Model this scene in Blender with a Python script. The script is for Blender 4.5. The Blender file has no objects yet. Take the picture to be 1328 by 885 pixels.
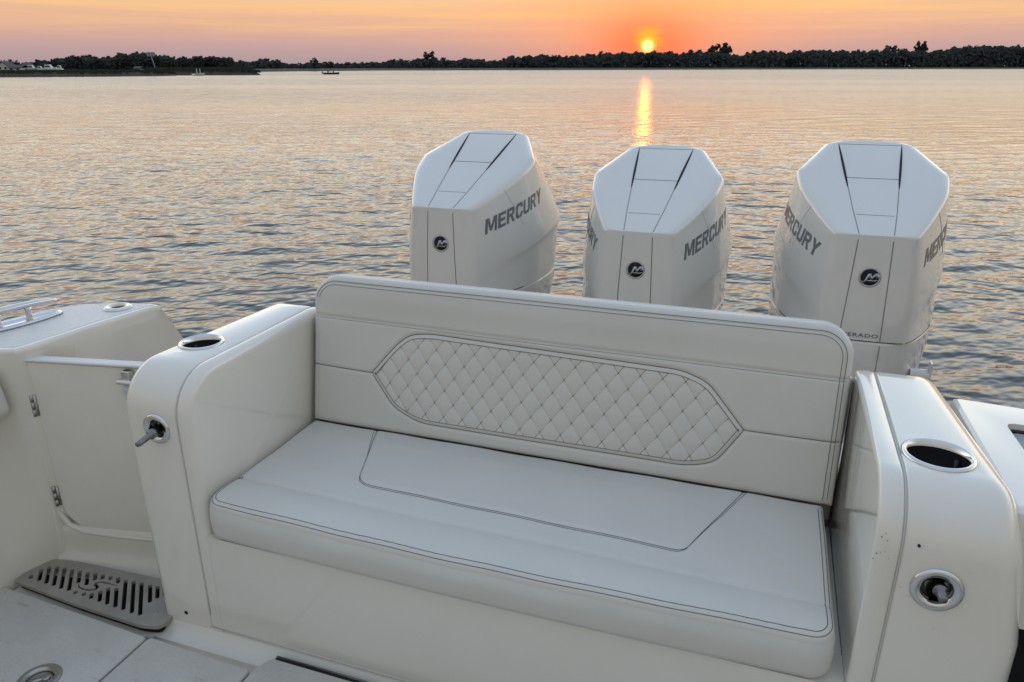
import bpy, bmesh, math, random
import numpy as np
from mathutils import Vector, Matrix
from mathutils.bvhtree import BVHTree
random.seed(7)
rng = np.random.default_rng(7)
sc = bpy.context.scene
col = sc.collection
PI = math.pi
WATER_Z = -0.40

# ------------------------------------------------------------------ camera
PSI, PITCH, FPX = math.radians(19), math.atan((442.5-86)/959), 959.0
FW = Vector((-math.sin(PSI)*math.cos(PITCH), math.cos(PSI)*math.cos(PITCH), -math.sin(PITCH)))
RT = Vector((math.cos(PSI), math.sin(PSI), 0))
UP = RT.cross(FW)
EYE = Vector((0, 0, 1.55))
cd = bpy.data.cameras.new('camera'); cam = bpy.data.objects.new('camera', cd); col.objects.link(cam)
cd.sensor_width = 36; cd.lens = 36*FPX/1328; cd.clip_start = 0.05; cd.clip_end = 20000
m = Matrix((RT, UP, -FW)).transposed().to_4x4(); m.translation = EYE
cam.matrix_world = m
sc.camera = cam
def far(px, D, z=0.0):
    """a spot on the bay D metres off, on a given bearing"""
    d = FW + RT*((px-664)/FPX) + UP*((442.5-86)/FPX)
    p = EYE + d*D
    return Vector((p.x, p.y, z))

# ------------------------------------------------------------------ materials
def new_mat(name):
    mt = bpy.data.materials.new(name); mt.use_nodes = True
    nt = mt.node_tree; b = nt.nodes['Principled BSDF']
    return mt, nt, b
def N(nt, typ, **kw):
    n = nt.nodes.new(typ)
    for k, v in kw.items():
        if k in n.inputs: n.inputs[k].default_value = v
        else: setattr(n, k, v)
    return n
def ramp(nt, fac, stops, interp='LINEAR'):
    r = nt.nodes.new('ShaderNodeValToRGB'); r.color_ramp.interpolation = interp
    e = r.color_ramp.elements
    while len(e) > 1: e.remove(e[-1])
    e[0].position = stops[0][0]; e[0].color = (*stops[0][1], 1)
    for p, c in stops[1:]:
        x = e.new(p); x.color = (*c, 1)
    nt.links.new(fac, r.inputs['Fac']); return r
def mixc(nt, fac, a, b, blend='MIX'):
    n = nt.nodes.new('ShaderNodeMix'); n.data_type = 'RGBA'; n.blend_type = blend
    for s, v in ((0, fac), (6, a), (7, b)):
        if hasattr(v, 'is_linked') or hasattr(v, 'links'): nt.links.new(v, n.inputs[s])
        elif s == 0: n.inputs[0].default_value = v
        else: n.inputs[s].default_value = (*v, 1)
    return n.outputs[2]
def mth(nt, op, a, b=None, c=None):
    n = nt.nodes.new('ShaderNodeMath'); n.operation = op
    for i, v in enumerate((a, b, c)):
        if v is None: continue
        if hasattr(v, 'links'): nt.links.new(v, n.inputs[i])
        else: n.inputs[i].default_value = v
    return n.outputs[0]

def surf(name, base, rough, dirt=None, dirt_amt=0.0, dscale=3.0, bump=0.0, bscale=200.0, coat=0.0, metallic=0.0,
         speck=0.0, rvar=0.05, scratch=0.0, bdist=0.001, sparkle_paint=0.0):
    mt, nt, b = new_mat(name)
    tc = N(nt, 'ShaderNodeTexCoord'); o = tc.outputs['Object']
    b.inputs['Metallic'].default_value = metallic
    n1 = N(nt, 'ShaderNodeTexNoise', Scale=dscale, Detail=6.0, Roughness=0.6); nt.links.new(o, n1.inputs['Vector'])
    c = base
    d = dirt or tuple(v*0.8 for v in base)
    f = mth(nt, 'MULTIPLY', ramp(nt, n1.outputs['Fac'], [(0.35, (0,0,0)), (0.75, (1,1,1))]).outputs['Color'], dirt_amt)
    c = mixc(nt, f, base, d)
    if speck > 0:      # tiny scuffs and grime spots
        n2 = N(nt, 'ShaderNodeTexNoise', Scale=55.0, Detail=3.0, Roughness=0.7); nt.links.new(o, n2.inputs['Vector'])
        n3 = N(nt, 'ShaderNodeTexNoise', Scale=4.0, Detail=2.0); nt.links.new(o, n3.inputs['Vector'])
        a = ramp(nt, n2.outputs['Fac'], [(0.66, (0,0,0)), (0.74, (1,1,1))]).outputs['Color']
        k = ramp(nt, n3.outputs['Fac'], [(0.52, (0,0,0)), (0.68, (1,1,1))]).outputs['Color']
        c = mixc(nt, mth(nt, 'MULTIPLY', mth(nt, 'MULTIPLY', a, k), speck), c, (0.16, 0.13, 0.10))
    if sparkle_paint > 0:      # non-skid sparkle, painted into the base colour as fine speckle
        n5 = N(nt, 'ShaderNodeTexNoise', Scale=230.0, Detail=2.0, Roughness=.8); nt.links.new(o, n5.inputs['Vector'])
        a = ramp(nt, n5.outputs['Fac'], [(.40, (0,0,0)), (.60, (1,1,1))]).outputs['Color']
        c = mixc(nt, mth(nt, 'MULTIPLY', a, sparkle_paint), c, tuple(v*.72 for v in base))
    if scratch > 0:    # dragged streaks
        mp = N(nt, 'ShaderNodeMapping'); mp.inputs['Scale'].default_value = (5, 34, 5); mp.inputs['Rotation'].default_value = (0, 0, 0.9)
        nt.links.new(o, mp.inputs['Vector'])
        n4 = N(nt, 'ShaderNodeTexNoise', Scale=1.3, Detail=5.0, Roughness=0.75); nt.links.new(mp.outputs[0], n4.inputs['Vector'])
        a = ramp(nt, n4.outputs['Fac'], [(0.60, (0,0,0)), (0.72, (1,1,1))]).outputs['Color']
        c = mixc(nt, mth(nt, 'MULTIPLY', a, scratch), c, (0.25, 0.22, 0.19))
    if hasattr(c, 'links'): nt.links.new(c, b.inputs['Base Color'])
    nt.links.new(mth(nt, 'MULTIPLY_ADD', n1.outputs['Fac'], rvar*2, rough-rvar), b.inputs['Roughness'])
    if coat: b.inputs['Coat Weight'].default_value = coat; b.inputs['Coat Roughness'].default_value = 0.03
    if bump > 0:
        nb = N(nt, 'ShaderNodeTexNoise', Scale=bscale, Detail=3.0); nt.links.new(o, nb.inputs['Vector'])
        bp = N(nt, 'ShaderNodeBump', Strength=bump, Distance=bdist); nt.links.new(nb.outputs['Fac'], bp.inputs['Height'])
        nt.links.new(bp.outputs[0], b.inputs['Normal'])
    return mt
M = {}
M['gel']   = surf('gelcoat', (.77,.73,.64), .20, (.58,.54,.46), .35, 2.5, .12, 14, coat=.5, speck=.30, bdist=.004)
M['gelc']  = surf('gelcoat_clean', (.79,.757,.685), .13, (.68,.64,.56), .45, 2.0, .10, 9, coat=1.0, bdist=.003, speck=.18)
M['skid']  = surf('nonskid', (.76,.765,.76), .42, (.62,.61,.58), .35, 6, .9, 420, speck=.3, bdist=.0012, sparkle_paint=.6)
M['deck']  = surf('deck_nonskid', (.63,.61,.565), .5, (.46,.43,.38), .6, 4, .8, 380, speck=.9, scratch=.6, bdist=.0012, sparkle_paint=.35)
M['vinyl'] = surf('vinyl', (.66,.645,.60), .42, (.59,.57,.52), .5, 3, .35, 900, bdist=.0008, speck=.10)
_nt = M['vinyl'].node_tree; _b = _nt.nodes['Principled BSDF']; _tc = N(_nt, 'ShaderNodeTexCoord')
_mp = N(_nt, 'ShaderNodeMapping'); _mp.inputs['Scale'].default_value = (1, 1.6, 1.6); _nt.links.new(_tc.outputs['Object'], _mp.inputs['Vector'])
_n = N(_nt, 'ShaderNodeTexNoise', Scale=7.0, Detail=5.0, Roughness=.6, Distortion=1.2); _n.noise_type = 'RIDGED_MULTIFRACTAL'; _nt.links.new(_mp.outputs[0], _n.inputs['Vector'])
_bp = N(_nt, 'ShaderNodeBump', Strength=.16, Distance=.006); _nt.links.new(_n.outputs['Fac'], _bp.inputs['Height'])
_old = _b.inputs['Normal'].links[0].from_node; _nt.links.new(_bp.outputs[0], _old.inputs['Normal'])
M['stitch']= surf('stitch', (.12,.115,.115), .8)
M['seam']  = surf('seam_caulk', (.55,.54,.51), .7)
M['cowl']  = surf('cowl', (.71,.70,.67), .12, (.62,.60,.56), .4, 2.0, .05, 10, coat=.8, bdist=.003, speck=.1)
M['line']  = surf('dark_gap', (.03,.03,.033), .7)
M['softline']= surf('panel_gap', (.22,.215,.21), .7)
M['chrome']= surf('stainless', (.72,.72,.72), .10, (.5,.5,.5), .3, 20, metallic=1, rvar=.03)
M['steel'] = surf('worn_stainless', (.45,.44,.42), .33, (.3,.28,.25), .5, 15, metallic=1, rvar=.08)
M['gun'] = surf('chrome_dark_reflection', (.22,.22,.22), .16, metallic=.9)  # chrome with its dark reflections painted into the base colour
M['black'] = surf('black_plastic', (.018,.018,.02), .45)
M['silver']= surf('silver_trim', (.50,.50,.50), .3, metallic=.7)
M['decal'] = surf('grey_decal', (.15,.155,.165), .35)
M['void']  = surf('black_and_recess_shade', (.012,.012,.013), .9)  # near-black: painted shade in recesses and holes, also the emblem's black disc
M['grate'] = surf('grate_board', (.36,.335,.29), .55, (.2,.19,.17), .6, 12, .4, 300, speck=.5)
M['scuff'] = surf('scuff', (.34,.27,.19), .8)
M['bark']  = surf('bark', (.05,.04,.032), .9)
def leafmat(name, a, b):
    mt, nt, bs = new_mat(name)
    g = N(nt, 'ShaderNodeNewGeometry')
    tc = N(nt, 'ShaderNodeTexCoord')
    n = N(nt, 'ShaderNodeTexNoise', Scale=0.35, Detail=3.0); nt.links.new(tc.outputs['Object'], n.inputs['Vector'])
    f = mth(nt, 'MULTIPLY_ADD', g.outputs['Random Per Island'], .6, mth(nt, 'MULTIPLY_ADD', n.outputs['Fac'], 1.2, -.4))
    nt.links.new(ramp(nt, f, [(0, a), (1, b)]).outputs['Color'], bs.inputs['Base Color'])
    bs.inputs['Roughness'].default_value = .8
    bs.inputs['Specular IOR Level'].default_value = .2
    return mt
M['leaf'] = leafmat('foliage_hazed', (.022,.031,.034), (.055,.062,.056))  # bluish distance haze is mixed into this leaf colour
M['leaf2']= leafmat('foliage_near', (.020,.030,.026), (.058,.068,.050))
M['marsh']= surf('marsh_grass', (.055,.055,.038), .9, (.03,.035,.025), .8, .25)
M['mud']  = surf('mud', (.03,.028,.024), .7)
M['paint']= surf('white_paint', (.62,.63,.62), .5)
M['paintg']= surf('grey_paint', (.34,.35,.36), .6)
M['roof'] = surf('dark_shingle', (.07,.065,.065), .8)
M['glass']= surf('dark_glass', (.02,.022,.025), .08)
M['cloth']= surf('dark_clothes', (.03,.033,.04), .9)
M['skin'] = surf('skin', (.30,.19,.14), .6)
M['hulld']= surf('dark_hull_paint', (.035,.035,.04), .4)

# ------------------------------------------------------------------ object helpers
W = {}
def tag(o, label=None, cat=None, group=None, kind=None):
    if label: o['label'] = label
    if cat: o['category'] = cat
    if group: o['group'] = group
    if kind: o['kind'] = kind
    return o
def empty(name, loc):
    o = bpy.data.objects.new(name, None); col.objects.link(o); o.location = loc
    o.empty_display_size = .1; W[o] = Vector(loc); return o
def mk(name, V, F, mat, parent=None, smooth=True, bevel=0, bseg=2, sub=0, origin=None, ang=30, mats=None, fm=None):
    me = bpy.data.meshes.new(name)
    org = W[parent] if parent is not None else Vector(origin or (0,0,0))
    me.from_pydata([tuple(Vector(v)-org) for v in V], [], [tuple(f) for f in F])
    bm = bmesh.new(); bm.from_mesh(me)
    bmesh.ops.remove_doubles(bm, verts=bm.verts, dist=1e-6) if len(bm.verts) < 5000 else None
    bmesh.ops.recalc_face_normals(bm, faces=bm.faces)
    bm.to_mesh(me); bm.free()
    for q in (mats or [mat]): me.materials.append(q)
    if fm is not None:
        for p_, i in zip(me.polygons, fm): p_.material_index = i
    o = bpy.data.objects.new(name, me); col.objects.link(o)
    if parent is None: o.location = org
    else: o.parent = parent
    W[o] = org
    if smooth:
        for p_ in me.polygons: p_.use_smooth = True
    if sub:
        s = o.modifiers.new('sub', 'SUBSURF'); s.levels = sub; s.render_levels = sub
    if bevel:
        b = o.modifiers.new('bev', 'BEVEL'); b.width = bevel; b.segments = bseg; b.limit_method = 'ANGLE'; b.angle_limit = math.radians(ang)
        b.harden_normals = False
        wn = o.modifiers.new('wn', 'WEIGHTED_NORMAL'); wn.keep_sharp = False; wn.weight = 80
    return o
class G:
    """collects shapes for one mesh"""
    def __init__(s): s.V = []; s.F = []
    def add(s, V, F):
        k = len(s.V); s.V += [Vector(v) for v in V]; s.F += [tuple(i+k for i in f) for f in F]; return s
    def box(s, a, b, rot=0, piv=None):
        (x0,y0,z0),(x1,y1,z1) = a, b
        V = [Vector(v) for v in [(x0,y0,z0),(x1,y0,z0),(x1,y1,z0),(x0,y1,z0),(x0,y0,z1),(x1,y0,z1),(x1,y1,z1),(x0,y1,z1)]]
        if rot:
            p = Vector(piv); R = Matrix.Rotation(rot, 3, 'Z'); V = [p + R @ (v-p) for v in V]
        return s.add(V, [(3,2,1,0),(4,5,6,7),(0,1,5,4),(1,2,6,5),(2,3,7,6),(3,0,4,7)])
    def prism(s, pts, z0, z1):
        n = len(pts)
        V = [(x,y,z0) for x,y in pts] + [(x,y,z1) for x,y in pts]
        return s.add(V, [tuple(range(n))[::-1], tuple(range(n,2*n))] + [(i,(i+1)%n,n+(i+1)%n,n+i) for i in range(n)])
    def loft(s, rings, caps=(True, True), closed=True):
        n = len(rings[0]); V = [v for r in rings for v in r]; F = []
        for j in range(len(rings)-1):
            for i in range(n if closed else n-1):
                F.append((j*n+i, j*n+(i+1)%n, (j+1)*n+(i+1)%n, (j+1)*n+i))
        if caps[0]: F.append(tuple(range(n))[::-1])
        if caps[1]: F.append(tuple(range((len(rings)-1)*n, len(rings)*n)))
        return s.add(V, F)
    def tube(s, pts, r, seg=6, closed=False, rs=None):
        pts = [Vector(p) for p in pts]; n = len(pts); rings = []
        prev = None
        for i in range(n):
            if closed: t = pts[(i+1)%n]-pts[i-1]
            else: t = pts[min(i+1,n-1)]-pts[max(i-1,0)]
            t.normalize()
            a = prev - t*prev.dot(t) if prev else (Vector((0,0,1)) if abs(t.z) < .9 else Vector((1,0,0)))
            if not prev: a = a - t*a.dot(t)
            a.normalize(); prev = a; b = t.cross(a)
            q = rs[i] if rs else r
            rings.append([pts[i]+(a*math.cos(2*PI*k/seg)+b*math.sin(2*PI*k/seg))*q for k in range(seg)])
        if closed: rings.append(rings[0]); return s.loft(rings, (False, False))
        return s.loft(rings)
    def lathe(s, prof, c, ax='z', seg=40, caps=(True, True)):
        """prof: (radius, along)"""
        c = Vector(c); rings = []
        for r, h in prof:
            ring = []
            for k in range(seg):
                a = 2*PI*k/seg; u, v = r*math.cos(a), r*math.sin(a)
                ring.append(c + (Vector((u,v,h)) if ax == 'z' else Vector((u,-h,v)) if ax == 'y' else Vector((h,u,v))))
            rings.append(ring)
        return s.loft(rings, caps)
    def ob(s, name, mat, parent=None, **k): return mk(name, s.V, s.F, mat, parent, **k)
def cut(o, cutters):
    """carve cutter volumes out of o, then apply"""
    tmp = []
    for g in cutters:
        c = mk('cutter', g.V, g.F, M['void'], None); tmp.append(c)
        b = o.modifiers.new('cut', 'BOOLEAN'); b.operation = 'DIFFERENCE'; b.object = c; b.solver = 'EXACT'
    mods = [m_ for m_ in o.modifiers]
    dg = bpy.context.evaluated_depsgraph_get(); dg.update()
    me = bpy.data.meshes.new_from_object(o.evaluated_get(dg))
    for q in mods: o.modifiers.remove(q)
    mts = list(o.data.materials)
    o.data = me
    me.materials.clear()
    for q in mts: me.materials.append(q)
    for p_ in me.polygons: p_.material_index = 0
    for c in tmp: bpy.data.objects.remove(c)
    return o
def sharp(o, deg=35):
    me = o.data; bm = bmesh.new(); bm.from_mesh(me)
    for e in bm.edges:
        if len(e.link_faces) == 2 and e.calc_face_angle(0) > math.radians(deg): e.smooth = False
    for f in bm.faces: f.smooth = True
    bm.to_mesh(me); bm.free()
def fine(pts, step=.01, closed=False):
    """resample a polyline"""
    out = []; n = len(pts)
    for i in range(n if closed else n-1):
        a, b = Vector(pts[i]), Vector(pts[(i+1)%n]); k = max(1, int((b-a).length/step))
        out += [a.lerp(b, j/k) for j in range(k)]
    if not closed: out.append(Vector(pts[-1]))
    return out
def rounded(pts, r, seg=6, closed=True):
    """2D polygon with rounded corners; r may be list"""
    out = []; n = len(pts)
    for i in range(n):
        p = Vector(pts[i]); rr = r[i] if isinstance(r, (list, tuple)) else r
        if rr <= 0 or (not closed and i in (0, n-1)): out.append(tuple(p)); continue
        a = Vector(pts[i-1])-p; b = Vector(pts[(i+1)%n])-p
        d = min(rr, a.length*.48, b.length*.48); pa = p+a.normalized()*d; pb = p+b.normalized()*d
        for k in range(seg+1):
            t = k/seg; out.append(tuple(pa*(1-t)**2 + p*2*t*(1-t) + pb*t*t))
    return out

# ================================================================== WORLD
SUN_DIR = (FW + RT*((840-664)/FPX) + UP*((442.5-60)/FPX)).normalized()
sun_el = math.asin(SUN_DIR.z); sun_az = math.atan2(SUN_DIR.x, SUN_DIR.y)
world = bpy.data.worlds.new("World"); sc.world = world; world.use_nodes = True
nt = world.node_tree; bg = nt.nodes['Background']
tc = N(nt, 'ShaderNodeTexCoord'); D = tc.outputs['Generated']
sep = N(nt, 'ShaderNodeSeparateXYZ'); nt.links.new(D, sep.inputs[0])
el = mth(nt, 'ABSOLUTE', sep.outputs['Z'])
def S(r, g, b):  # sRGB 0-255 to linear
    f = lambda c: (c/255/12.92) if c/255 <= .04045 else ((c/255+.055)/1.055)**2.4
    return (f(r), f(g), f(b))
toward = ramp(nt, el, [(0, S(172,152,156)), (.018, S(190,160,160)), (.04, S(218,172,154)), (.065, S(238,188,150)), (.09, S(249,210,164)),
                       (.125, S(252,230,198)), (.20, S(250,238,216)), (.30, S(236,233,222)), (.42, S(204,214,222)), (.62, S(184,205,230)), (1, S(186,210,240))])
away = ramp(nt, el, [(0, S(140,130,120)), (.06, S(162,148,132)), (.16, S(192,175,150)), (.3, S(204,192,172)), (.5, S(188,192,198)), (1, S(186,210,240))])
dot = N(nt, 'ShaderNodeVectorMath', operation='DOT_PRODUCT'); nt.links.new(D, dot.inputs[0]); dot.inputs[1].default_value = Vector((SUN_DIR.x, SUN_DIR.y, 0)).normalized()
side = ramp(nt, mth(nt, 'MULTIPLY_ADD', dot.outputs['Value'], .5, .5), [(.25, (0,0,0)), (.85, (1,1,1))], 'EASE')
skyc = mixc(nt, side.outputs['Color'], away.outputs['Color'], toward.outputs['Color'])
# thin streaky cloud
mp = N(nt, 'ShaderNodeMapping'); mp.inputs['Scale'].default_value = (2.2, 2.2, 55); nt.links.new(D, mp.inputs['Vector'])
nz = N(nt, 'ShaderNodeTexNoise', Scale=1.6, Detail=5.0, Roughness=.55, Distortion=.4); nt.links.new(mp.outputs[0], nz.inputs['Vector'])
stre = ramp(nt, nz.outputs['Fac'], [(.42, (0,0,0)), (.68, (1,1,1))])
hi = ramp(nt, el, [(.025, (0,0,0)), (.06, (1,1,1)), (.14, (1,1,1)), (.28, (.0,.0,.0))])
skyc = mixc(nt, mth(nt, 'MULTIPLY', mth(nt, 'MULTIPLY', stre.outputs['Color'], hi.outputs['Color']), mth(nt, 'MULTIPLY', side.outputs['Color'], .75)), skyc, S(255,204,132))
# glow round the sun: wider than tall
def sunangle(sz):
    sub = N(nt, 'ShaderNodeVectorMath', operation='SUBTRACT'); nt.links.new(D, sub.inputs[0]); sub.inputs[1].default_value = SUN_DIR
    sx = N(nt, 'ShaderNodeVectorMath', operation='MULTIPLY'); nt.links.new(sub.outputs[0], sx.inputs[0]); sx.inputs[1].default_value = (1, 1, sz)
    ln = N(nt, 'ShaderNodeVectorMath', operation='LENGTH'); nt.links.new(sx.outputs[0], ln.inputs[0]); return ln.outputs['Value']
def gauss(d, s):
    q = mth(nt, 'DIVIDE', d, s); return mth(nt, 'EXPONENT', mth(nt, 'MULTIPLY', mth(nt, 'MULTIPLY', q, q), -1.0))
dw = sunangle(1.8)
skyc = mixc(nt, mth(nt, 'MULTIPLY', gauss(dw, .17), .55), skyc, S(250,152,98))
skyc = mixc(nt, mth(nt, 'MULTIPLY', gauss(dw, .065), .82), skyc, S(255,104,66))
d1 = sunangle(1.0)
halo_c = (SUN_DIR + Vector((0, 0, .0075))).normalized()
nzh = N(nt, 'ShaderNodeTexNoise', Scale=130.0, Detail=3.0); mph = N(nt, 'ShaderNodeMapping'); mph.inputs['Scale'].default_value = (.35, .35, 1.6); nt.links.new(D, mph.inputs['Vector']); nt.links.new(mph.outputs[0], nzh.inputs['Vector'])
subh = N(nt, 'ShaderNodeVectorMath', operation='DISTANCE'); nt.links.new(D, subh.inputs[0]); subh.inputs[1].default_value = halo_c
d2 = mth(nt, 'MULTIPLY', subh.outputs['Value'], mth(nt, 'MULTIPLY_ADD', nzh.outputs['Fac'], 1.1, .45))
skyc = mixc(nt, mth(nt, 'MULTIPLY', gauss(d2, .0130), 1.0), skyc, (1.25, .50, .03))
skyc = mixc(nt, ramp(nt, d1, [(.0040, (1,1,1)), (.0085, (0,0,0))]).outputs['Color'], skyc, (3.0, 1.7, .45))
nish = N(nt, 'ShaderNodeTexSky'); nish.sky_type = 'NISHITA'; nish.sun_disc = False
nish.sun_elevation = sun_el; nish.sun_rotation = sun_az; nish.air_density = 1.0; nish.dust_density = 2.0
bst = ramp(nt, el, [(.078, (0,0,0)), (.13, (1,1,1)), (.30, (1,1,1)), (.72, (0,0,0))])
bs2 = mth(nt, 'MULTIPLY_ADD', mth(nt, 'MULTIPLY', bst.outputs['Color'], side.outputs['Color']), 1.05, 1.0)
vm = N(nt, 'ShaderNodeVectorMath', operation='SCALE'); nt.links.new(skyc, vm.inputs[0]); nt.links.new(bs2, vm.inputs['Scale']); skyc = vm.outputs[0]
skyc = mixc(nt, bst.outputs['Color'], skyc, mixc(nt, 1.0, skyc, (.93, .99, 1.06), 'MULTIPLY'))
addn = mixc(nt, .008, skyc, nish.outputs[0], 'ADD')
nt.links.new(addn, bg.inputs['Color']); bg.inputs['Strength'].default_value = 1.0

sl = bpy.data.lights.new('sun', 'SUN'); sl.energy = 0.027; sl.angle = math.radians(.8); sl.color = (1, .16, .01)
so = bpy.data.objects.new('sun', sl); col.objects.link(so); so.rotation_euler = SUN_DIR.to_track_quat('Z', 'Y').to_euler()
so.location = (0, 0, 30)

# ================================================================== WATER
wm, nt, b = new_mat('water')
b.inputs['Base Color'].default_value = (.050, .060, .064, 1); b.inputs['Roughness'].default_value = .04; b.inputs['IOR'].default_value = 1.36
geo = N(nt, 'ShaderNodeNewGeometry'); P = geo.outputs['Position']
A = -PSI
def wave(Pv, scx, scy, rot, scale, detail, rough=.5, dist=0.0):
    mp = N(nt, 'ShaderNodeMapping'); mp.inputs['Rotation'].default_value = (0, 0, rot); nt.links.new(Pv, mp.inputs['Vector'])
    m2 = N(nt, 'ShaderNodeMapping'); m2.inputs['Scale'].default_value = (scx, scy, 1); nt.links.new(mp.outputs[0], m2.inputs['Vector'])
    n = N(nt, 'ShaderNodeTexNoise', Scale=scale, Detail=detail, Roughness=rough, Distortion=dist); n.noise_dimensions = '2D'; nt.links.new(m2.outputs[0], n.inputs['Vector'])
    return n.outputs['Fac']
ROUGH = (.06, .27); SLOPE = .092; WAMP = (.030, .0135, .26)
def height(off):
    a = N(nt, 'ShaderNodeVectorMath', operation='ADD'); nt.links.new(P, a.inputs[0]); a.inputs[1].default_value = off; q = a.outputs[0]
    h = mth(nt, 'MULTIPLY', wave(q, .45, 1, A+.20, 4.0, 1.0, .5, .3), WAMP[0])
    h = mth(nt, 'MULTIPLY_ADD', wave(q, .60, 1, A-.35, 10.0, 1.0, .5), WAMP[1], h)
    return mth(nt, 'MULTIPLY_ADD', wave(q, .28, 1, A-.08, 1.1, 2.0, .6), mth(nt, 'MULTIPLY', farw, WAMP[2]), h)
lnP = N(nt, 'ShaderNodeVectorMath', operation='LENGTH'); nt.links.new(P, lnP.inputs[0])
farw = ramp(nt, mth(nt, 'MULTIPLY', lnP.outputs['Value'], .01), [(.15, (0,0,0)), (.7, (1,1,1))]).outputs['Color']
h0, hx, hy = height((0,0,0)), height((.012,0,0)), height((0,.012,0))
patch = ramp(nt, wave(P, .22, 1, A, .045, 3.0), [(.35, (.5,.5,.5)), (.65, (1.1,1.1,1.1))]).outputs['Color']
sxs = mth(nt, 'MULTIPLY', mth(nt, 'MULTIPLY', mth(nt, 'SUBTRACT', h0, hx), 1/.012), patch)
sys_ = mth(nt, 'MULTIPLY', mth(nt, 'MULTIPLY', mth(nt, 'SUBTRACT', h0, hy), 1/.012), patch)
cmb = N(nt, 'ShaderNodeCombineXYZ'); nt.links.new(sxs, cmb.inputs[0]); nt.links.new(sys_, cmb.inputs[1]); cmb.inputs[2].default_value = 0
ad = N(nt, 'ShaderNodeVectorMath', operation='ADD'); nt.links.new(cmb.outputs[0], ad.inputs[0]); nt.links.new(geo.outputs['Normal'], ad.inputs[1])
nrmz = N(nt, 'ShaderNodeVectorMath', operation='NORMALIZE'); nt.links.new(ad.outputs[0], nrmz.inputs[0]); nt.links.new(nrmz.outputs[0], b.inputs['Normal'])
# rougher with distance: ripples too small to resolve
ln = N(nt, 'ShaderNodeVectorMath', operation='LENGTH'); nt.links.new(P, ln.inputs[0])
lg = mth(nt, 'LOGARITHM', ln.outputs['Value'], 10.0)
mr = N(nt, 'ShaderNodeMapRange'); nt.links.new(lg, mr.inputs[0])
for k_, v_ in ((1, .9), (2, 2.3), (3, ROUGH[0]), (4, ROUGH[1])): mr.inputs[k_].default_value = v_
nt.links.new(mr.outputs[0], b.inputs['Roughness'])
def build_water():
    A0 = math.pi/2 + PSI
    fine_a = np.linspace(A0-.80, A0+.80, 900)
    coarse = np.linspace(A0+.80, A0-.80+2*math.pi, 60)[1:-1]
    ang = np.concatenate([fine_a, coarse])
    r = [1.0]
    while r[-1] < 9000:
        q = r[-1]; r.append(q + (.055 if q < 12 else .055*(q/12)**1.25 if q < 90 else q*.012 if q < 400 else q*.12))
    r = np.array(r); dr = np.gradient(r)
    Rr, Aa = np.meshgrid(r, ang, indexing='ij'); X = Rr*np.cos(Aa); Y = Rr*np.sin(Aa)
    Z = np.zeros_like(X); SP = np.maximum(dr[:, None], (Rr*.0018))
    g2 = np.random.default_rng(11)
    K = 90
    for k in range(K):
        lam = .22*(7.0)**(k/(K-1)); th = A0 + .12 + g2.normal(0, .38)
        sl_ = SLOPE*math.sqrt(2/K)*(1.2 if .28 < lam < .8 else .60)
        amp = sl_*lam/(2*math.pi); kx, ky = math.cos(th)*2*math.pi/lam, math.sin(th)*2*math.pi/lam
        w = np.clip(lam/(3*SP)-1, 0, 1)
        # groups: each train swells and fades over a few wavelengths
        ph2 = g2.uniform(0, 6.3, 3); q = lam*9
        grp = .85+.35*np.sin(X*2*math.pi/q*math.cos(th+.9)+Y*2*math.pi/q*math.sin(th+.9)+ph2[0])*np.sin(X*1.7/q+Y*2.3/q+ph2[1])
        Z += amp*w*grp*np.sin(kx*X+ky*Y+ph2[2] + .5*np.sin(X*.7+Y*.4+k))
    calm = .86+.14*np.sin(X*.11+1.3*np.sin(Y*.07))*np.sin(Y*.16+X*.03)
    Z = Z*calm + WATER_Z
    nr, na = X.shape
    co = np.stack([X, Y, Z], -1).reshape(-1, 3)
    co = np.vstack([co, [[0, 0, WATER_Z]]])
    I, J = np.meshgrid(np.arange(nr-1), np.arange(na), indexing='ij'); J2 = (J+1) % na
    F = np.stack([I*na+J, (I+1)*na+J, (I+1)*na+J2, I*na+J2], -1).reshape(-1, 4)
    me = bpy.data.meshes.new('water'); me.vertices.add(len(co)); me.vertices.foreach_set('co', co.ravel().astype(np.float32))
    me.loops.add(F.size); me.loops.foreach_set('vertex_index', F.ravel().astype(np.int32))
    me.polygons.add(len(F)); me.polygons.foreach_set('loop_start', np.arange(0, F.size, 4, dtype=np.int32)); me.polygons.foreach_set('loop_total', np.full(len(F), 4, dtype=np.int32))
    me.polygons.foreach_set('use_smooth', np.ones(len(F), bool)); me.update(calc_edges=True); me.validate()
    me.materials.append(wm); o = bpy.data.objects.new('water', me); col.objects.link(o); return o
tag(build_water(), kind='structure')

# ================================================================== BOAT
boat = empty('motor_boat', (-.52, 1.0, -.35))
tag(boat, 'white open fishing boat with bench seat and three outboard motors at its stern', 'boat')
YF, ZT = 1.36, .80
def arm_profile(yf, yb, zt, r, zb, inset=0.0):
    """closed loop (y,z) of the armrest side view, moved inward by inset"""
    pts = []
    i = inset
    for z in (zb+i, .05, .15, .25, .28, .30, .33, .36, .40, .50, .60): pts.append((yf+i, z))
    n = 12
    for k in range(n+1):
        a = PI - k/n*PI/2
        pts.append((yf+r+(r-i)*math.cos(a), zt-r+(r-i)*math.sin(a)))
    for y in (1.6, 1.7, 1.8, 1.9, 1.97): pts.append((y, zt-i))
    rb = .035
    for k in range(5):
        a = PI/2 - k/4*PI/2; q = max(rb-i, .004)
        pts.append((yb-i-q+q*math.cos(a), zt-i-q+q*math.sin(a)))
    for z in (.6, .3, zb+i): pts.append((yb-i, z))
    return pts
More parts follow.
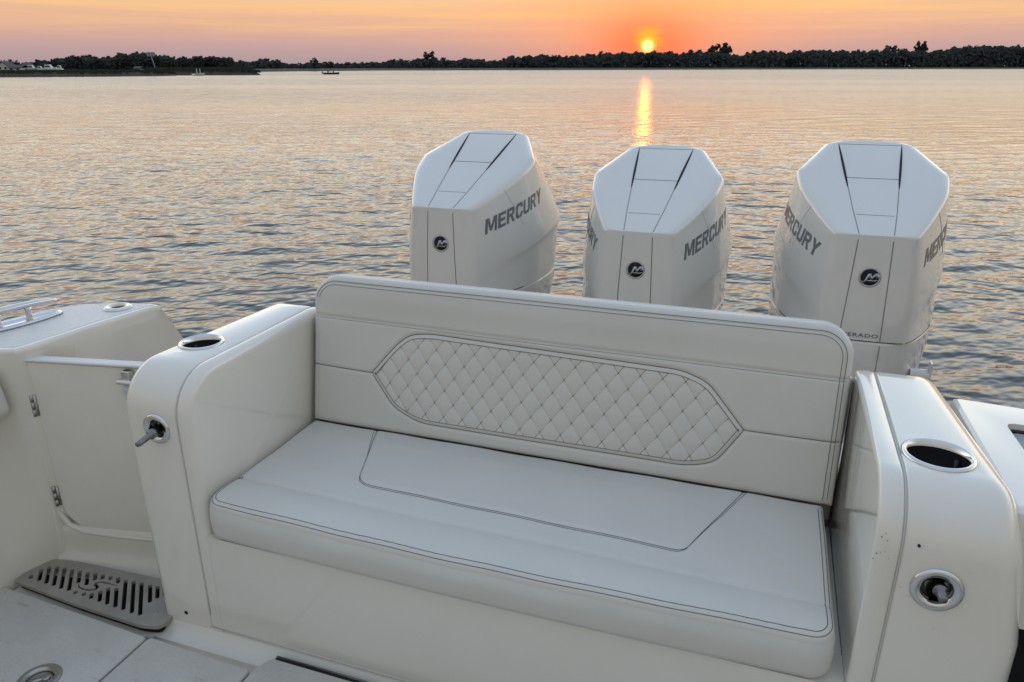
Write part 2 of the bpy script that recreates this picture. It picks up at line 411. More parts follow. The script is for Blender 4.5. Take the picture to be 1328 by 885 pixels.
def armrest(inner, side_f, side_b, rin, rout, groove, label, flare=0.0):
    s = 1 if side_f > inner else -1
    cols = []     # (x, inset, blend of side taper, inner?)
    for k in range(7):
        a = k/6*PI/2; cols.append((inner+s*rin*(1-math.cos(a)), rin*(1-math.sin(a)), 0, 1))
    for dx, dd in ((-.007,0),(-.004,.002),(-.0015,.006),(.0015,.006),(.004,.002),(.007,0)): cols.append((groove+s*dx, dd, 0, 0))
    for k in range(9):
        a = PI/2 - k/8*PI/2; cols.append((side_f-s*rout*(1-math.cos(a)), rout*(1-math.sin(a)), 1, 0))
    rings = []
    for x, ins, tp, isin in cols:
        prof = arm_profile(YF, 2.03, ZT, .13, -.03, ins)
        base = arm_profile(YF, 2.03, ZT, .13, -.03, 0)
        ring = []
        for (y, z), (y0, z0) in zip(prof, base):
            xx = x + tp*(side_b-side_f)*max(0, min(1, (y-1.5)/.53)) + tp*flare*max(0, min(1, (.74-z)/.25))
            if isin and y0 < YF+.001 and z0 < .40:
                t = max(0, min(1, (z0-.28)/.08)); y = y0 + (y-y0)*t
            ring.append((xx, y, z))
        rings.append(ring)
    g = G().loft(rings)
    o = g.ob('armrest', M['gelc'], boat); o['label'] = label
    return o
armL = armrest(-1.36, -1.583, -1.548, .028, .034, -1.40, 'left armrest of the bench, its pull-out nozzle sticking out')
armR = armrest(.27, .520, .472, .012, .055, .318, 'right armrest of the bench, with small dark scuffs on its front', .042)
def cup(arm, cx, cy, r):
    c = G().lathe([(r*.93, -.115), (r*.93, .05)], (cx, cy, ZT), seg=48)
    cut(arm, [c]); 
    ch = G().lathe([(r*.925, .0015), (r*.90, -.02), (r*.84, -.105), (r*.5, -.108), (.001, -.108)], (cx, cy, ZT), caps=(False, False), seg=48)
    for a in (0.6, 2.7, 4.8):
        x, y = cx+math.cos(a)*r*.82, cy+math.sin(a)*r*.82
        ch.box((x-.006, y-.004, ZT-.09), (x+.006, y+.004, ZT-.02), a, (x, y, 0))
    ob = ch.ob('cup_holder', M['black'], arm)
    G().lathe([(r*.86, -.010), (r*.90, .0035), (r*.97, .006), (r*1.03, .0045), (r*1.075, .0008), (r*1.07, -.003)], (cx, cy, ZT), caps=(False, False), seg=48).ob('cup_rim', M['chrome'], arm)
W[armL] = W[boat]; W[armR] = W[boat]
cup(armL, -1.502, 1.603, .060); cup(armR, .392, 1.556, .066)
def outlet(arm, x, z, r, L, tilt):
    cut(arm, [G().lathe([(r*.70, -.035), (r*.70, .05)], (x, YF, z), 'y', 40)])
    G().lathe([(r*.56, -.030), (r*.58, -.002), (r*.64, .0040), (r*.86, .0065), (r*.97, .004), (r, .0005), (r, -.004)], (x, YF, z), 'y', 48, (False, False)).ob('outlet_ring', M['chrome'], arm)
    G().lathe([(r*.60, -.001), (r*.57, -.012), (r*.54, -.03), (.001, -.031)], (x, YF, z), 'y', 40, (False, False)).ob('outlet_recess', M['gun'], arm)
    n = G(); d = Vector((tilt, -1, -.10)).normalized(); c = Vector((x+.004, YF+.028, z+.002))
    n.tube([c, c+d*L*.35, c+d*L*.36, c+d*L*.55, c+d*L*.56, c+d*L*.93, c+d*L], .01, 18, rs=[.011,.011,.0135,.0135,.0085,.0085,.0065])
    n.ob('outlet_nozzle', M['gun'], arm)
outlet(armL, -1.468, .645, .043, .105, .02); outlet(armR, .390, .612, .047, .055, .08)
for o in (armL, armR): sharp(o, 40)
def front_groove(x):
    pr = [p for p in arm_profile(YF, 2.03, ZT, .13, -.03, .0045)]
    pts = [(x, y, z) for y, z in pr if not (y > 2.0 and z < .6)]
    return pts[1:]
gl = G().tube(front_groove(-1.40)[0:], .0022, 6); gl.ob('armrest_seam', M['seam'], armL)
gr = G().tube(front_groove(.318), .0024, 6); gr.ob('armrest_seam', M['seam'], armR)
# snap and drain details
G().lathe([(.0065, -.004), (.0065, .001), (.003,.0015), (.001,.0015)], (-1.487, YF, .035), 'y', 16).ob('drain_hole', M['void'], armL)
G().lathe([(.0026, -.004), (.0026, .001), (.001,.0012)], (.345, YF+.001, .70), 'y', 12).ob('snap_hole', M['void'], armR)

for spots in (((.280,.706,.0013),(.286,.715,.0009),(.291,.700,.0010)), ((.276,.668,.0014),(.283,.672,.0010),(.290,.676,.0008),(.299,.661,.0009),(.272,.655,.0010))):
    g = G()
    for x, z, r_ in spots: g.lathe([(r_, -.002), (r_, .0005), (r_*.4, .0007)], (x, YF, z), 'y', 8)
    g.ob('scuff_mark', M['scuff'], armR)
# bench base: flush front panel, toe groove, ledge, back box
g = G()
g.box((-1.3595, YF, .012), (.2695, YF+.10, .328))
o = g.ob('bench_base', M['gelc'], boat, smooth=False)
G().box((-1.3595, YF+.101, .02), (.2695, 1.97, .330)).ob('bench_box', M['gelc'], boat, bevel=.003)
G().box((-1.3595, 1.992, .3305), (.2695, 2.03, .775)).ob('seat_back_wall', M['gelc'], boat, bevel=.01)
G().tube([(x, YF-.0005, .010) for x in (-1.40, -1.0, -.5, 0, .318)], .0022, 6).ob('base_seam', M['seam'], boat)
# toe kick: curves from the panel foot forward and down into the gutter
g = G(); rings = []
for x in np.linspace(-1.60, .55, 30):
    rings.append([(x, YF+.012, .006), (x, YF-.001, -.004), (x, YF-.008, -.014), (x, YF-.025, -.027), (x, YF-.06, -.036), (x, YF-.11, -.038)])
g.loft(rings, (False, False), closed=False); g.ob('toe_kick', M['gel'], boat)

# ---- hull, sole, gunwales
def offset_outline(inset):
    return [(-2.42+inset, -4.0), (-2.46+inset, -1.0), (-2.45+inset, 1.0), (-2.37+inset, 1.72), (-2.24, 2.0-inset), (-2.02, 2.06-inset),
            (-1.6, 2.22-inset), (.6, 2.22-inset), (1.1, 2.06-inset), (1.32, 2.0-inset), (1.47-inset, 1.72), (1.55-inset, 1.0), (1.56-inset, -1.0), (1.5-inset, -4.0),
            (1.1-inset, -5.6), (.3, -7.0), (-.46, -7.7+inset), (-1.2, -7.0), (-2.02+inset, -5.6)]
g = G()
R0 = offset_outline(0)
g.loft([[(x*.94-.03, y*.985, -.85) for x, y in R0], [(x*.985, y*.995, -.45) for x, y in R0], [(x, y, -.20) for x, y in R0], [(x, y, -.045) for x, y in R0]])
g.ob('hull', M['gelc'], boat, bevel=.01)
# left gunwale (top slab with non-skid) and liner walls
inner = [(-2.28, -4.0), (-2.29, -1), (-2.285, 1.0), (-2.26, 1.36), (-2.215, 1.435), (-2.13, 1.458), (-2.093, 1.475), (-2.078, 1.52), (-2.052, 1.75), (-2.018, 1.945)]
outer = [(-2.005, 1.975), (-2.06, 1.985), (-2.17, 1.962), (-2.285, 1.905), (-2.36, 1.80), (-2.43, 1.5), (-2.50, 1.0), (-2.52, -1.0), (-2.48, -4.0)]
ol = inner + outer
gw = G(); cx, cy = -2.25, 1.0
def shrink(pts, d):
    out = []; n = len(pts)
    for i in range(n):
        a, p, q = Vector(pts[i-1]), Vector(pts[i]), Vector(pts[(i+1)%n])
        t1 = (p-a).normalized(); t2 = (q-p).normalized(); nn = Vector((-(t1+t2).y, (t1+t2).x)).normalized()
        out.append(tuple(p+nn*d))
    return out
ssign = 1 if sum(ol[i-1][0]*ol[i][1]-ol[i][0]*ol[i-1][1] for i in range(len(ol))) > 0 else -1
def lvl(d, z, k=0.0): return [(x, y + (k if y > 1.93 else 0), z) for x, y in shrink(ol, ssign*d)]
gw.loft([lvl(0, -.04, .10), lvl(0, .40, .10), lvl(0, .60, .075), lvl(0, .70, .02), lvl(0, .735), lvl(.003, .744), lvl(.009, .749), lvl(.018, .7505)])
gun = gw.ob('gunwale', M['gelc'], boat); W[gun] = W[boat]
RH = (-2.122, 1.897)
cut(gun, [G().lathe([(.024, -.16), (.024, .05)], (*RH, .75), seg=30)]); sharp(gun, 25)
sk = shrink([p for p in ol], ssign*.022)
G().prism(sk, .7503, .7518).ob('nonskid_top', M['skid'], gun, smooth=False)
cut(bpy.data.objects['nonskid_top'], [G().lathe([(.03, -.16), (.03, .05)], (*RH, .75), seg=30)])
rh = G().lathe([(.0235, -.15), (.0235, .0), (.026, .006), (.034, .0085), (.044, .006), (.048, .001)], (*RH, .7518), caps=(True, False), seg=36); rh.ob('rod_holder', M['gelc'], gun)
G().lathe([(.023, -.10), (.0232, -.002)], (*RH, .752), caps=(True, False), seg=30).ob('rod_tube', M['steel'], gun)
# cleat
cl = G()
ca, cb = Vector((-2.325, 1.50, .7535)), Vector((-2.262, 1.785, .7535)); ax = (cb-ca).normalized(); nx = Vector((ax.y, -ax.x, 0)); cm = (ca+cb)/2
def oval(a, b, z, n=32): return [cm + ax*a*math.cos(2*PI*k/n) + nx*b*math.sin(2*PI*k/n) + Vector((0,0,z)) for k in range(n)]
cl.loft([oval(.155,.040,0), oval(.154,.039,.006), oval(.145,.031,.010), oval(.135,.022,.006), oval(.12,.016,.002)])
for s in (-1, 1):
    c = cm + ax*.048*s; cl.tube([c+Vector((0,0,.0)), c+Vector((0,0,.012)), c+Vector((0,0,.034)), c+Vector((0,0,.048))], .009, 14, rs=[.015,.0095,.009,.013])
cl.tube([cm+ax*t+Vector((0,0,z)) for t, z in ((-.15,.044),(-.13,.049),(-.08,.054),(-.04,.055),(0,.055),(.04,.055),(.08,.054),(.13,.049),(.15,.044))], .01, 14, rs=[.004,.0075,.0105,.0115,.012,.0115,.0105,.0075,.004])
cl.ob('cleat', M['chrome'], gun)
# liner wall forward of the door, flaring in at its foot
top = [(-2.0, 1.60), (-2.06, 1.56), (-2.080, 1.50), (-2.098, 1.472), (-2.14, 1.455), (-2.215, 1.432), (-2.262, 1.36), (-2.285, 1.0), (-2.29, -1), (-2.28, -4)]
bot = [(-2.0, 1.56), (-2.06, 1.535), (-2.092, 1.50), (-2.112, 1.47), (-2.128, 1.44), (-2.145, 1.39), (-2.16, 1.33), (-2.21, 1.0), (-2.22, -1), (-2.2, -4)]
rings = []
for z, t in ((.735, 0), (.70, .02), (.5, .15), (.3, .35), (.15, .62), (.06, .85), (.02, 1.0), (-.03, 1.05)):
    rings.append([(a[0]*(1-t)+b_[0]*t + .004, a[1]*(1-t)+b_[1]*t - .003, z) for a, b_ in zip(top, bot)])
G().loft(rings, (False, False), closed=False).ob('side_liner', M['gel'], boat)
# sill wall below the stern door, scooped
DA, DB = Vector((-2.088, 1.497)), Vector((-1.62, 1.585))
rings = []
for t in np.linspace(-.12, 1.1, 12):
    p = DA.lerp(DB, t)
    rings.append([(p.x, p.y+.03, .125), (p.x, p.y+.004, .125), (p.x, p.y-.008, .118), (p.x, p.y-.012, .10), (p.x, p.y-.010, .07), (p.x, p.y-.016, .04), (p.x, p.y-.022, .018), (p.x, p.y-.034, .004), (p.x, p.y-.05, -.02), (p.x, p.y-.3, -.034)])
G().loft(rings, (False, False), closed=False).ob('door_sill', M['gel'], boat)
# passage floor behind the door
G().box((-2.04, 1.60, -.043), (-1.60, 2.12, .02)).ob('passage_floor', M['skid'], boat)
# storage pocket panel on the side liner
g = G(); pr_ = lambda y, d: [(x, y, z) for x, z in rounded([(-2.30, .532+d), (-2.135-d, .532+d), (-2.106-d, .565+d), (-2.128-d, .70-d), (-2.30, .70-d)], [.0,.015,.015,.02,.0], 4)]
g.loft([pr_(.5, .01), pr_(.51, 0), pr_(1.420, 0), pr_(1.430, .004), pr_(1.434, .012)])
g.ob('side_bolster', M['vinyl'], boat)

# ---- stern door
ddir = (DB-DA).normalized(); dn = Vector((ddir.y, -ddir.x))   # toward the cockpit
if dn.y > 0: dn = -dn
door = empty('door_base', (0,0,0)); bpy.data.objects.remove(door)
def dpt(u, z, off): p = DA + ddir*u + dn*off; return (p.x, p.y, z)
LD = .44
sh = rounded([(0.006, .705), (0.006, .115), (LD, .115), (LD, .705)], [.012, .11, .03, .02], 8)
g = G().loft([[dpt(u, z, -.026) for u, z in sh], [dpt(u, z, .004) for u, z in sh]])
dr = g.ob('transom_door', M['gelc'], boat, bevel=.005); W[dr] = W[boat]; dr['label'] = 'low white door in the stern beside the bench'
sh2 = [dpt(u, .7065, o) for u, o in ((0.0, .010), (LD+.004, .010), (LD+.004, -.030), (0.0, -.030))]
G().loft([sh2, [(x, y, z+.009) for x, y, z in sh2]]).ob('door_cap', M['skid'], dr, bevel=.004)
for z in (.56, .235):
    g = G(); g.loft([[dpt(u, zz, .0045) for u, zz in ((-.013,z-.035),(.011,z-.035),(.011,z+.035),(-.013,z+.035))], [dpt(u, zz, .0075) for u, zz in ((-.013,z-.035),(.011,z-.035),(.011,z+.035),(-.013,z+.035))]])
    for z0, z1 in ((-.036,-.014),(-.012,.011),(.013,.036)): g.tube([dpt(-.001, z+z0, .010), dpt(-.001, z+z1, .010)], .006, 12)
    g.ob('hinge', M['steel'], dr)
g = G(); g.tube([dpt(-.018, z, .004) for z in (.70,.5,.3,.24)]+[dpt(-.008,.17,.004), dpt(.02,.125,.004), dpt(.07,.103,.004), dpt(.2,.097,.004), dpt(.44,.097,.004)], .010, 10)
g.ob('door_bead', M['gel'], boat)
g = G(); z = .62
g.loft([[dpt(u, zz, .005) for u, zz in ((.345,z-.10),(.365,z-.10),(.385,z+.03),(.32,z+.03))], [dpt(u, zz, .022) for u, zz in ((.35,z-.09),(.36,z-.09),(.378,z+.025),(.326,z+.025))]])
g.tube([dpt(.315, z+.045, .020), dpt(.36, z+.048, .03), dpt(.40, z+.045, .02)], .009, 12)
g.box((dpt(.35,0,0)[0]-.014, dpt(.35,0,.015)[1]-.012, z+.05), (dpt(.35,0,0)[0]+.014, dpt(.35,0,.015)[1]+.010, z+.082))
g.ob('door_latch', M['chrome'], dr, bevel=.003)

# ---- right quarter: bait well top with lid recess
g = G(); qo = rounded([(.512, 1.445), (1.20, 1.445), (1.20, 1.93), (.505, 2.0), (.500, 1.99)], [.02,.02,.03,.01,.01])
def ql(z, d=0): return [(x+(d if x < .8 else -d), y+(d if y < 1.7 else -d), z) for x, y in qo]
g.loft([ql(.50), ql(.735), ql(.752,.004), ql(.757,.012)])
bw = g.ob('bait_well', M['gelc'], boat); W[bw] = W[boat]
ro = rounded([(.605, 1.50), (1.1, 1.50), (1.1, 1.835), (.592, 1.875)], .03)
cut(bw, [G().prism(ro, .722, .80)]); sharp(bw, 25)
ri = rounded([(.612, 1.507), (1.093, 1.507), (1.093, 1.828), (.600, 1.866)], .027)
G().prism(ri, .7221, .738).ob('well_lid', M['paintg'], bw, bevel=.003)
G().tube([(x, y, .7265+.012) for x, y in rounded([(.607, 1.502), (1.098, 1.502), (1.098, 1.833), (.594, 1.873)], .03)], .0045, 8, closed=True).ob('lid_gasket', M['black'], bw)
G().box((.575, 1.50, -.04), (1.30, 1.99, .495)).ob('painted_shade_box', M['void'], boat)  # solid black box, paints the deep shade below the bait well
# right gunwale
orr = [(1.20,-4.0),(1.21,-1),(1.215,1.0),(1.22,1.44),(1.21,1.95),(1.30,1.96),(1.42,1.8),(1.52,1.4),(1.58,1.0),(1.60,-1),(1.55,-4.0)]
g = G(); g.loft([[(x,y,z) for x,y in orr] for z in (-.04,.735)]+[[(x*.998,y,.752) for x,y in orr]]); g.ob('gunwale', M['gelc'], boat, bevel=.006)
# bow deck closing the cockpit ahead (behind the viewer)
g = G(); bo = [(-2.5,-4.0),(1.57,-4.0),(1.15,-5.6),(.3,-7.0),(-.46,-7.7),(-1.2,-7.0),(-2.05,-5.6)]
g.prism(bo, -.04, .75); g.ob('bow_deck', M['skid'], boat, bevel=.02)
# aft deck behind the bench
G().box((-1.60, 2.035, -.04), (.52, 2.20, .50)).ob('transom', M['gelc'], boat, bevel=.03)

# ---- cockpit floor hatches
def hatch(pts, label, rr=.012):
    pts = rounded(pts, rr, 4)
    g = G(); cxm = sum(p[0] for p in pts)/len(pts); cym = sum(p[1] for p in pts)/len(pts)
    def ins(d): 
        out = []
        for x, y in pts:
            v = Vector((cxm-x, cym-y)); out.append((x+math.copysign(min(d, abs(v.x)), v.x), y+math.copysign(min(d, abs(v.y)), v.y)))
        return out
    g.loft([[(x,y,-.030) for x,y in pts], [(x,y,-.004) for x,y in pts], [(x,y,-.001) for x,y in ins(.002)], [(x,y,0) for x,y in ins(.005)]])
    o = g.ob('floor_hatch', M['deck'], boat); o['label'] = label; W[o] = W[boat]; return o
hA = hatch([(-2.195,-.5), (-1.560,-.5), (-1.558,1.272), (-2.155,1.300), (-2.19,1.285)], 'floor hatch with the round latch')
hB = hatch([(-1.552,-.5), (-1.196,-.5), (-1.196,1.268), (-1.550,1.276)], 'narrow floor hatch in the middle')
hC = hatch([(-1.188,-.5), (.60,-.5), (.60,1.318), (-1.165,1.322), (-1.188,1.27)], 'wide floor hatch in front of the bench')
G().box((-1.155, 1.3225, -.02), (.5, 1.3285, -.002)).ob('weather_strip', M['black'], hC)
G().box((-1.155, 1.3295, -.02), (.5, 1.3325, .0015)).ob('metal_strip', M['steel'], hC)
G().box((-2.2, -4.0, -.0449), (1.2, -.51, 0)).ob('cockpit_sole', M['deck'], boat)
G().box((-2.2, -.5, -.0449), (1.3, 1.62, -.0335)).ob('bilge_gutter', M['gel'], boat)
LC = (-1.712, 1.052)
cut(hA, [G().lathe([(.036, -.012), (.036, .05)], (*LC, 0), seg=32)]); sharp(hA, 25)
lt = G().lathe([(.034, -.004), (.036, .001), (.040, .0035), (.052, .003), (.056, .0004), (.056,-.002)], (*LC, 0), caps=(False, False), seg=40); lt.ob('latch_ring', M['steel'], hA)
lt = G().lathe([(.0345, -.0115), (.034, -.006), (.028, -.0045), (.001, -.0045)], (*LC, 0), caps=(False, False), seg=40)
lt.box((LC[0]-.026, LC[1]-.006, -.0044), (LC[0]+.012, LC[1]+.006, .001), .7, (*LC, 0)); lt.lathe([(.011, -.0044), (.011, .0015), (.007, .002), (.001, .002)], (LC[0]+.012, LC[1]+.012, 0), seg=20)
lt.ob('latch_handle', M['steel'], hA)

# ---- foot grate (lifts out)
GZ = -.004
grate = empty('drain_grate', (-1.85, 1.40, GZ)); tag(grate, 'grey slotted drain cover with curved emblem below the stern door', 'drain cover')
go = rounded([(-2.142,1.325), (-2.148,1.41), (-2.125,1.448), (-2.04,1.466), (-1.70,1.486), (-1.62,1.488), (-1.545,1.40), (-1.543,1.312), (-1.60,1.297), (-1.86,1.305)], [.012,.03,.03,.05,.01,.03,.03,.02,.04,.0], 6)
g = G().prism(go, GZ, GZ+.012)
pl = g.ob('plate', M['grate'], grate)
# diagonal slots (x, y at each end), the middle ones broken by the emblem
sl = [(-2.113,1.364,-2.098,1.35), (-2.109,1.398,-2.064,1.35), (-2.096,1.416,-2.03,1.347), (-2.071,1.424,-1.999,1.347), (-2.043,1.428,-1.965,1.344), (-2.013,1.43,-1.934,1.345),
      (-1.983,1.432,-1.936,1.383), (-1.953,1.435,-1.903,1.383), (-1.924,1.439,-1.898,1.41), (-1.897,1.441,-1.878,1.422), (-1.867,1.443,-1.852,1.428), (-1.837,1.446,-1.816,1.423),
      (-1.912,1.352,-1.901,1.34), (-1.88,1.354,-1.869,1.342), (-1.856,1.36,-1.837,1.339), (-1.839,1.377,-1.801,1.337), (-1.828,1.397,-1.769,1.335), (-1.803,1.405,-1.735,1.333),
      (-1.806,1.445,-1.703,1.332), (-1.778,1.449,-1.667,1.329), (-1.748,1.451,-1.637,1.33), (-1.714,1.451,-1.652,1.385), (-1.687,1.454,-1.644,1.407), (-1.662,1.456,-1.63,1.424)]
cg = G()
for x0, y0, x1, y1 in sl:
    a, b_ = Vector((x0, y0)), Vector((x1, y1)); t = (b_-a).normalized(); q = Vector((-t.y, t.x))*.0062
    cg.prism(rounded([tuple(a+q), tuple(a-q), tuple(b_-q), tuple(b_+q)], .005, 3), GZ-.02, GZ+.03)
mid = [(-1.931,1.379),(-1.918,1.369),(-1.896,1.365),(-1.874,1.369),(-1.859,1.377),(-1.862,1.388),(-1.878,1.394),(-1.884,1.402),(-1.872,1.410),(-1.845,1.413),(-1.803,1.412)]
wd = [.0008,.0025,.0035,.0045,.0055,.0055,.0055,.0055,.0045,.0032,.0008]
L_, R_ = [], []
for i, (x, y) in enumerate(mid):
    a, b_ = mid[max(i-1,0)], mid[min(i+1,len(mid)-1)]; t = Vector((b_[0]-a[0], b_[1]-a[1])).normalized()
    L_.append((x-t.y*wd[i], y+t.x*wd[i])); R_.append((x+t.y*wd[i], y-t.x*wd[i]))
cg2 = G().prism(L_+R_[::-1], GZ-.02, GZ+.03)
cut(pl, [cg, cg2]); sharp(pl, 30)
G().prism(shrink(go, -.012 if (sum(go[i-1][0]*go[i][1]-go[i][0]*go[i-1][1] for i in range(len(go))) < 0) else .012), GZ-.022, GZ-.018).ob('dark_backing', M['void'], grate)  # black sheet that paints the shade seen through the slots
G().lathe([(.004,.0),(.004,.0135),(.001,.0137)], (-1.60,1.355,GZ), seg=12).ob('screw', M['steel'], grate)
G().lathe([(.004,.0),(.004,.0135),(.001,.0137)], (-2.125,1.345,GZ), seg=12).ob('screw', M['steel'], grate)

# ================================================================== CUSHIONS
def nonuni(a, b, n, edge, ne):
    """dense near both ends"""
    e = np.linspace(0, 1, ne)**1.6*edge
    return np.concatenate([a+e, np.linspace(a+edge, b-edge, n)[1:-1], b-e[::-1]])
def segdist(px, py, poly, closed=False):
    d = np.full(px.shape, 9.0)
    n = len(poly)
    for i in range(n if closed else n-1):
        ax_, ay = poly[i]; bx, by = poly[(i+1)%n]; dx, dy = bx-ax_, by-ay
        t = np.clip(((px-ax_)*dx+(py-ay)*dy)/(dx*dx+dy*dy), 0, 1)
        d = np.minimum(d, np.hypot(px-ax_-t*dx, py-ay-t*dy))
    return d
def inside(px, py, poly):
    c = np.zeros(px.shape, bool); n = len(poly)
    for i in range(n):
        x1, y1 = poly[i-1]; x2, y2 = poly[i]
        k = ((y1 > py) != (y2 > py)) & (px < (x2-x1)*(py-y1)/(y2-y1+1e-12)+x1)
        c ^= k
    return c
# --- backrest.  local frame: x, v up the leaning face, n toward the sitter
BX0, BX1, BH = -1.350, .257, .490
B0 = Vector((0, 1.868, .447)); bv = Vector((0, .08, .45)).normalized(); bn = Vector((0, -bv.z, bv.y))
zv = lambda z: (z-.447)/bv.z
panel = [(-1.128,.637),(-1.045,.735),(-1.000,.772),(-.93,.782),(-.170,.767),(-.095,.742),(.010,.624),(-.055,.523),(-.13,.499),(-.96,.497),(-1.05,.535)]
panel = [(x, zv(z)) for x, z in panel]
panel = rounded(panel, [.004,.03,.03,.03,.03,.03,.004,.03,.04,.04,.03], 4)
pin = shrink(panel, .013) if inside(np.array([shrink(panel,.013)[0][0]]), np.array([shrink(panel,.013)[0][1]]), panel)[0] else shrink(panel, -.013)
seam1 = [(BX0, zv(.800)), (BX1, zv(.792))]
bandL = [(BX0, zv(.640)), (-1.128, zv(.637))]; bandR = [(.010, zv(.624)), (BX1, zv(.626))]
DWX, DHZ = .0625, .0840
T = .085; RR = .030
def back_h(X, Vv):
    """thickness above the back plane"""
    Rc = .085
    # distance to outline with rounded top corners
    dx = np.minimum(X-BX0, BX1-X); dtop = BH-Vv; dbot = Vv
    corner = (dx < Rc) & (dtop < Rc)
    dc = Rc - np.hypot(Rc-dx, Rc-dtop)
    d = np.where(corner, dc, np.minimum(dx, dtop)); d = np.minimum(d, dbot*1.2+.0)
    d = np.clip(d, 0, RR)
    hh = T - RR*.9 + RR*.9*np.sqrt(np.clip(1-(1-d/RR)**2, 0, 1))
    hh = hh*(d > 0) if False else hh
    # crowned fill
    u = (X-BX0)/(BX1-BX0); w = Vv/BH
    hh = hh + .007*np.sin(PI*np.clip(w,0,1))**.7*np.sin(PI*np.clip(u,0,1))**.35 - .007
    # top bolster fuller than the rest
    hh += .004*np.exp(-((Vv-.43)/.035)**2)
    def groove(dist, depth, wid): return -depth*np.exp(-(dist/wid)**2)
    hh += groove(segdist(X, Vv, seam1), .0045, .006)
    hh += groove(segdist(X, Vv, bandL), .003, .005) + groove(segdist(X, Vv, bandR), .003, .005)
    hh += groove(segdist(X, Vv, panel, True), .0045, .006)
    ins = inside(X, Vv, pin)
    a = X/DWX + Vv/DHZ; b_ = X/DWX - Vv/DHZ
    fa = np.abs(a-np.round(a)); fb = np.abs(b_-np.round(b_))
    pil = np.clip(np.sin(PI*fa)*np.sin(PI*fb), 0, 1)**.42
    edge = np.clip(segdist(X, Vv, pin, True)/.02, 0, 1)
    hh += np.where(ins, .0058*(pil-.55)*edge**.5, 0)
    # soft uneven tension
    hh += .0012*np.sin(X*9+2*np.sin(Vv*11))*np.sin(Vv*14+1)
    # edge piping seam line
    dd = np.where(corner, dc, np.minimum(dx, dtop))
    hh += groove(np.abs(dd-.022), .0025, .0035)
    return hh
def bp3(x, v, n): return B0 + Vector((x, 0, 0)) + bv*v + bn*(n-T)
def bh1(x, v): return float(back_h(np.array([x]), np.array([v]))[0])
back = empty('backrest_cushion', (-.545, 1.93, .45)); tag(back, 'long upright off-white cushion with diamond stitching across its middle', 'cushion')
vs = nonuni(0, BH, 210, .035, 16)
us = nonuni(0, 1, 700, .03, 22)
Rc = .085
VV, FF = [], []
nu = len(us)
for v in vs:
    shr = 0.0
    if v > BH-Rc: shr = Rc - math.sqrt(max(0, Rc*Rc-(v-(BH-Rc))**2))
    shr = min(shr, Rc*.985)
    X = BX0+shr + us*(BX1-BX0-2*shr); H = back_h(X, np.full_like(X, v))
    VV += [bp3(float(x), float(v), float(h_)) for x, h_ in zip(X, H)]
nv = len(vs)
for j in range(nv-1):
    for i in range(nu-1): k = j*nu+i; FF.append((k, k+1, k+nu+1, k+nu))
# rim down to a flat back
rim = [j*nu for j in range(nv)][::-1] + list(range(1, nu)) + [j*nu+nu-1 for j in range(1, nv)] + [(nv-1)*nu+i for i in range(nu-2, 0, -1)]
k0 = len(VV)
for idx in rim:
    p = VV[idx]; n = (p-B0).dot(bn)+T; VV.append(p - bn*(n-.006))
for a in range(len(rim)):
    b_ = (a+1)%len(rim); FF.append((rim[a], rim[b_], k0+b_, k0+a))
FF.append(tuple(range(k0, k0+len(rim))))
mk('cover', VV, FF, M['vinyl'], back)
def stitch_path(pts, r=.0011, lift=.0004, step=.008, closed=False, g=None):
    g = g or G()
    q = fine([Vector((x, v, 0)) for x, v in pts], step, closed)
    P3 = []
    for i, p in enumerate(q): P3.append(bp3(p.x, p.y, bh1(p.x, p.y)+lift))
    g.tube(P3, r, 5, closed=closed); return g
st = G()
stitch_path(panel, closed=True, g=st); stitch_path(pin, closed=True, g=st, r=.0009)
stitch_path(bandL, g=st); stitch_path(bandR, g=st); stitch_path([(x, v-.005) for x, v in seam1], g=st, r=.0006)
# diamond stitches: clip lines to the inner outline
for fam in (1, -1):
    for k in range(-60, 60):
        run = []
        for v in np.arange(.0, .40, .003):
            x = DWX*(k - fam*v/DHZ)
            run.append((x, v))
        ins = inside(np.array([p[0] for p in run]), np.array([p[1] for p in run]), pin)
        cur = []
        for p, f in zip(run, ins):
            if f: cur.append(p)
            elif cur:
                if len(cur) > 2: stitch_path(cur, .0008, .0005, .006, g=st)
                cur = []
st.ob('stitching', M['stitch'], back)
# edge welt stitches, two lines round the sides and top
def outline(d):
    r = Rc-d; pts = []
    for k in range(1, 9):
        a = PI - k/8*PI/2; pts.append((BX0+Rc+r*math.cos(a), BH-Rc+r*math.sin(a)))
    for k in range(9):
        a = PI/2 - k/8*PI/2; pts.append((BX1-Rc+r*math.cos(a), BH-Rc+r*math.sin(a)))
    pts.append((BX1-d, .02)); return pts
g = G(); stitch_path(outline(.017), .0009, .0002, .008, g=g); stitch_path(outline(.028), .0008, .0003, .008, g=g)
g.ob('edge_stitching', M['stitch'], back)

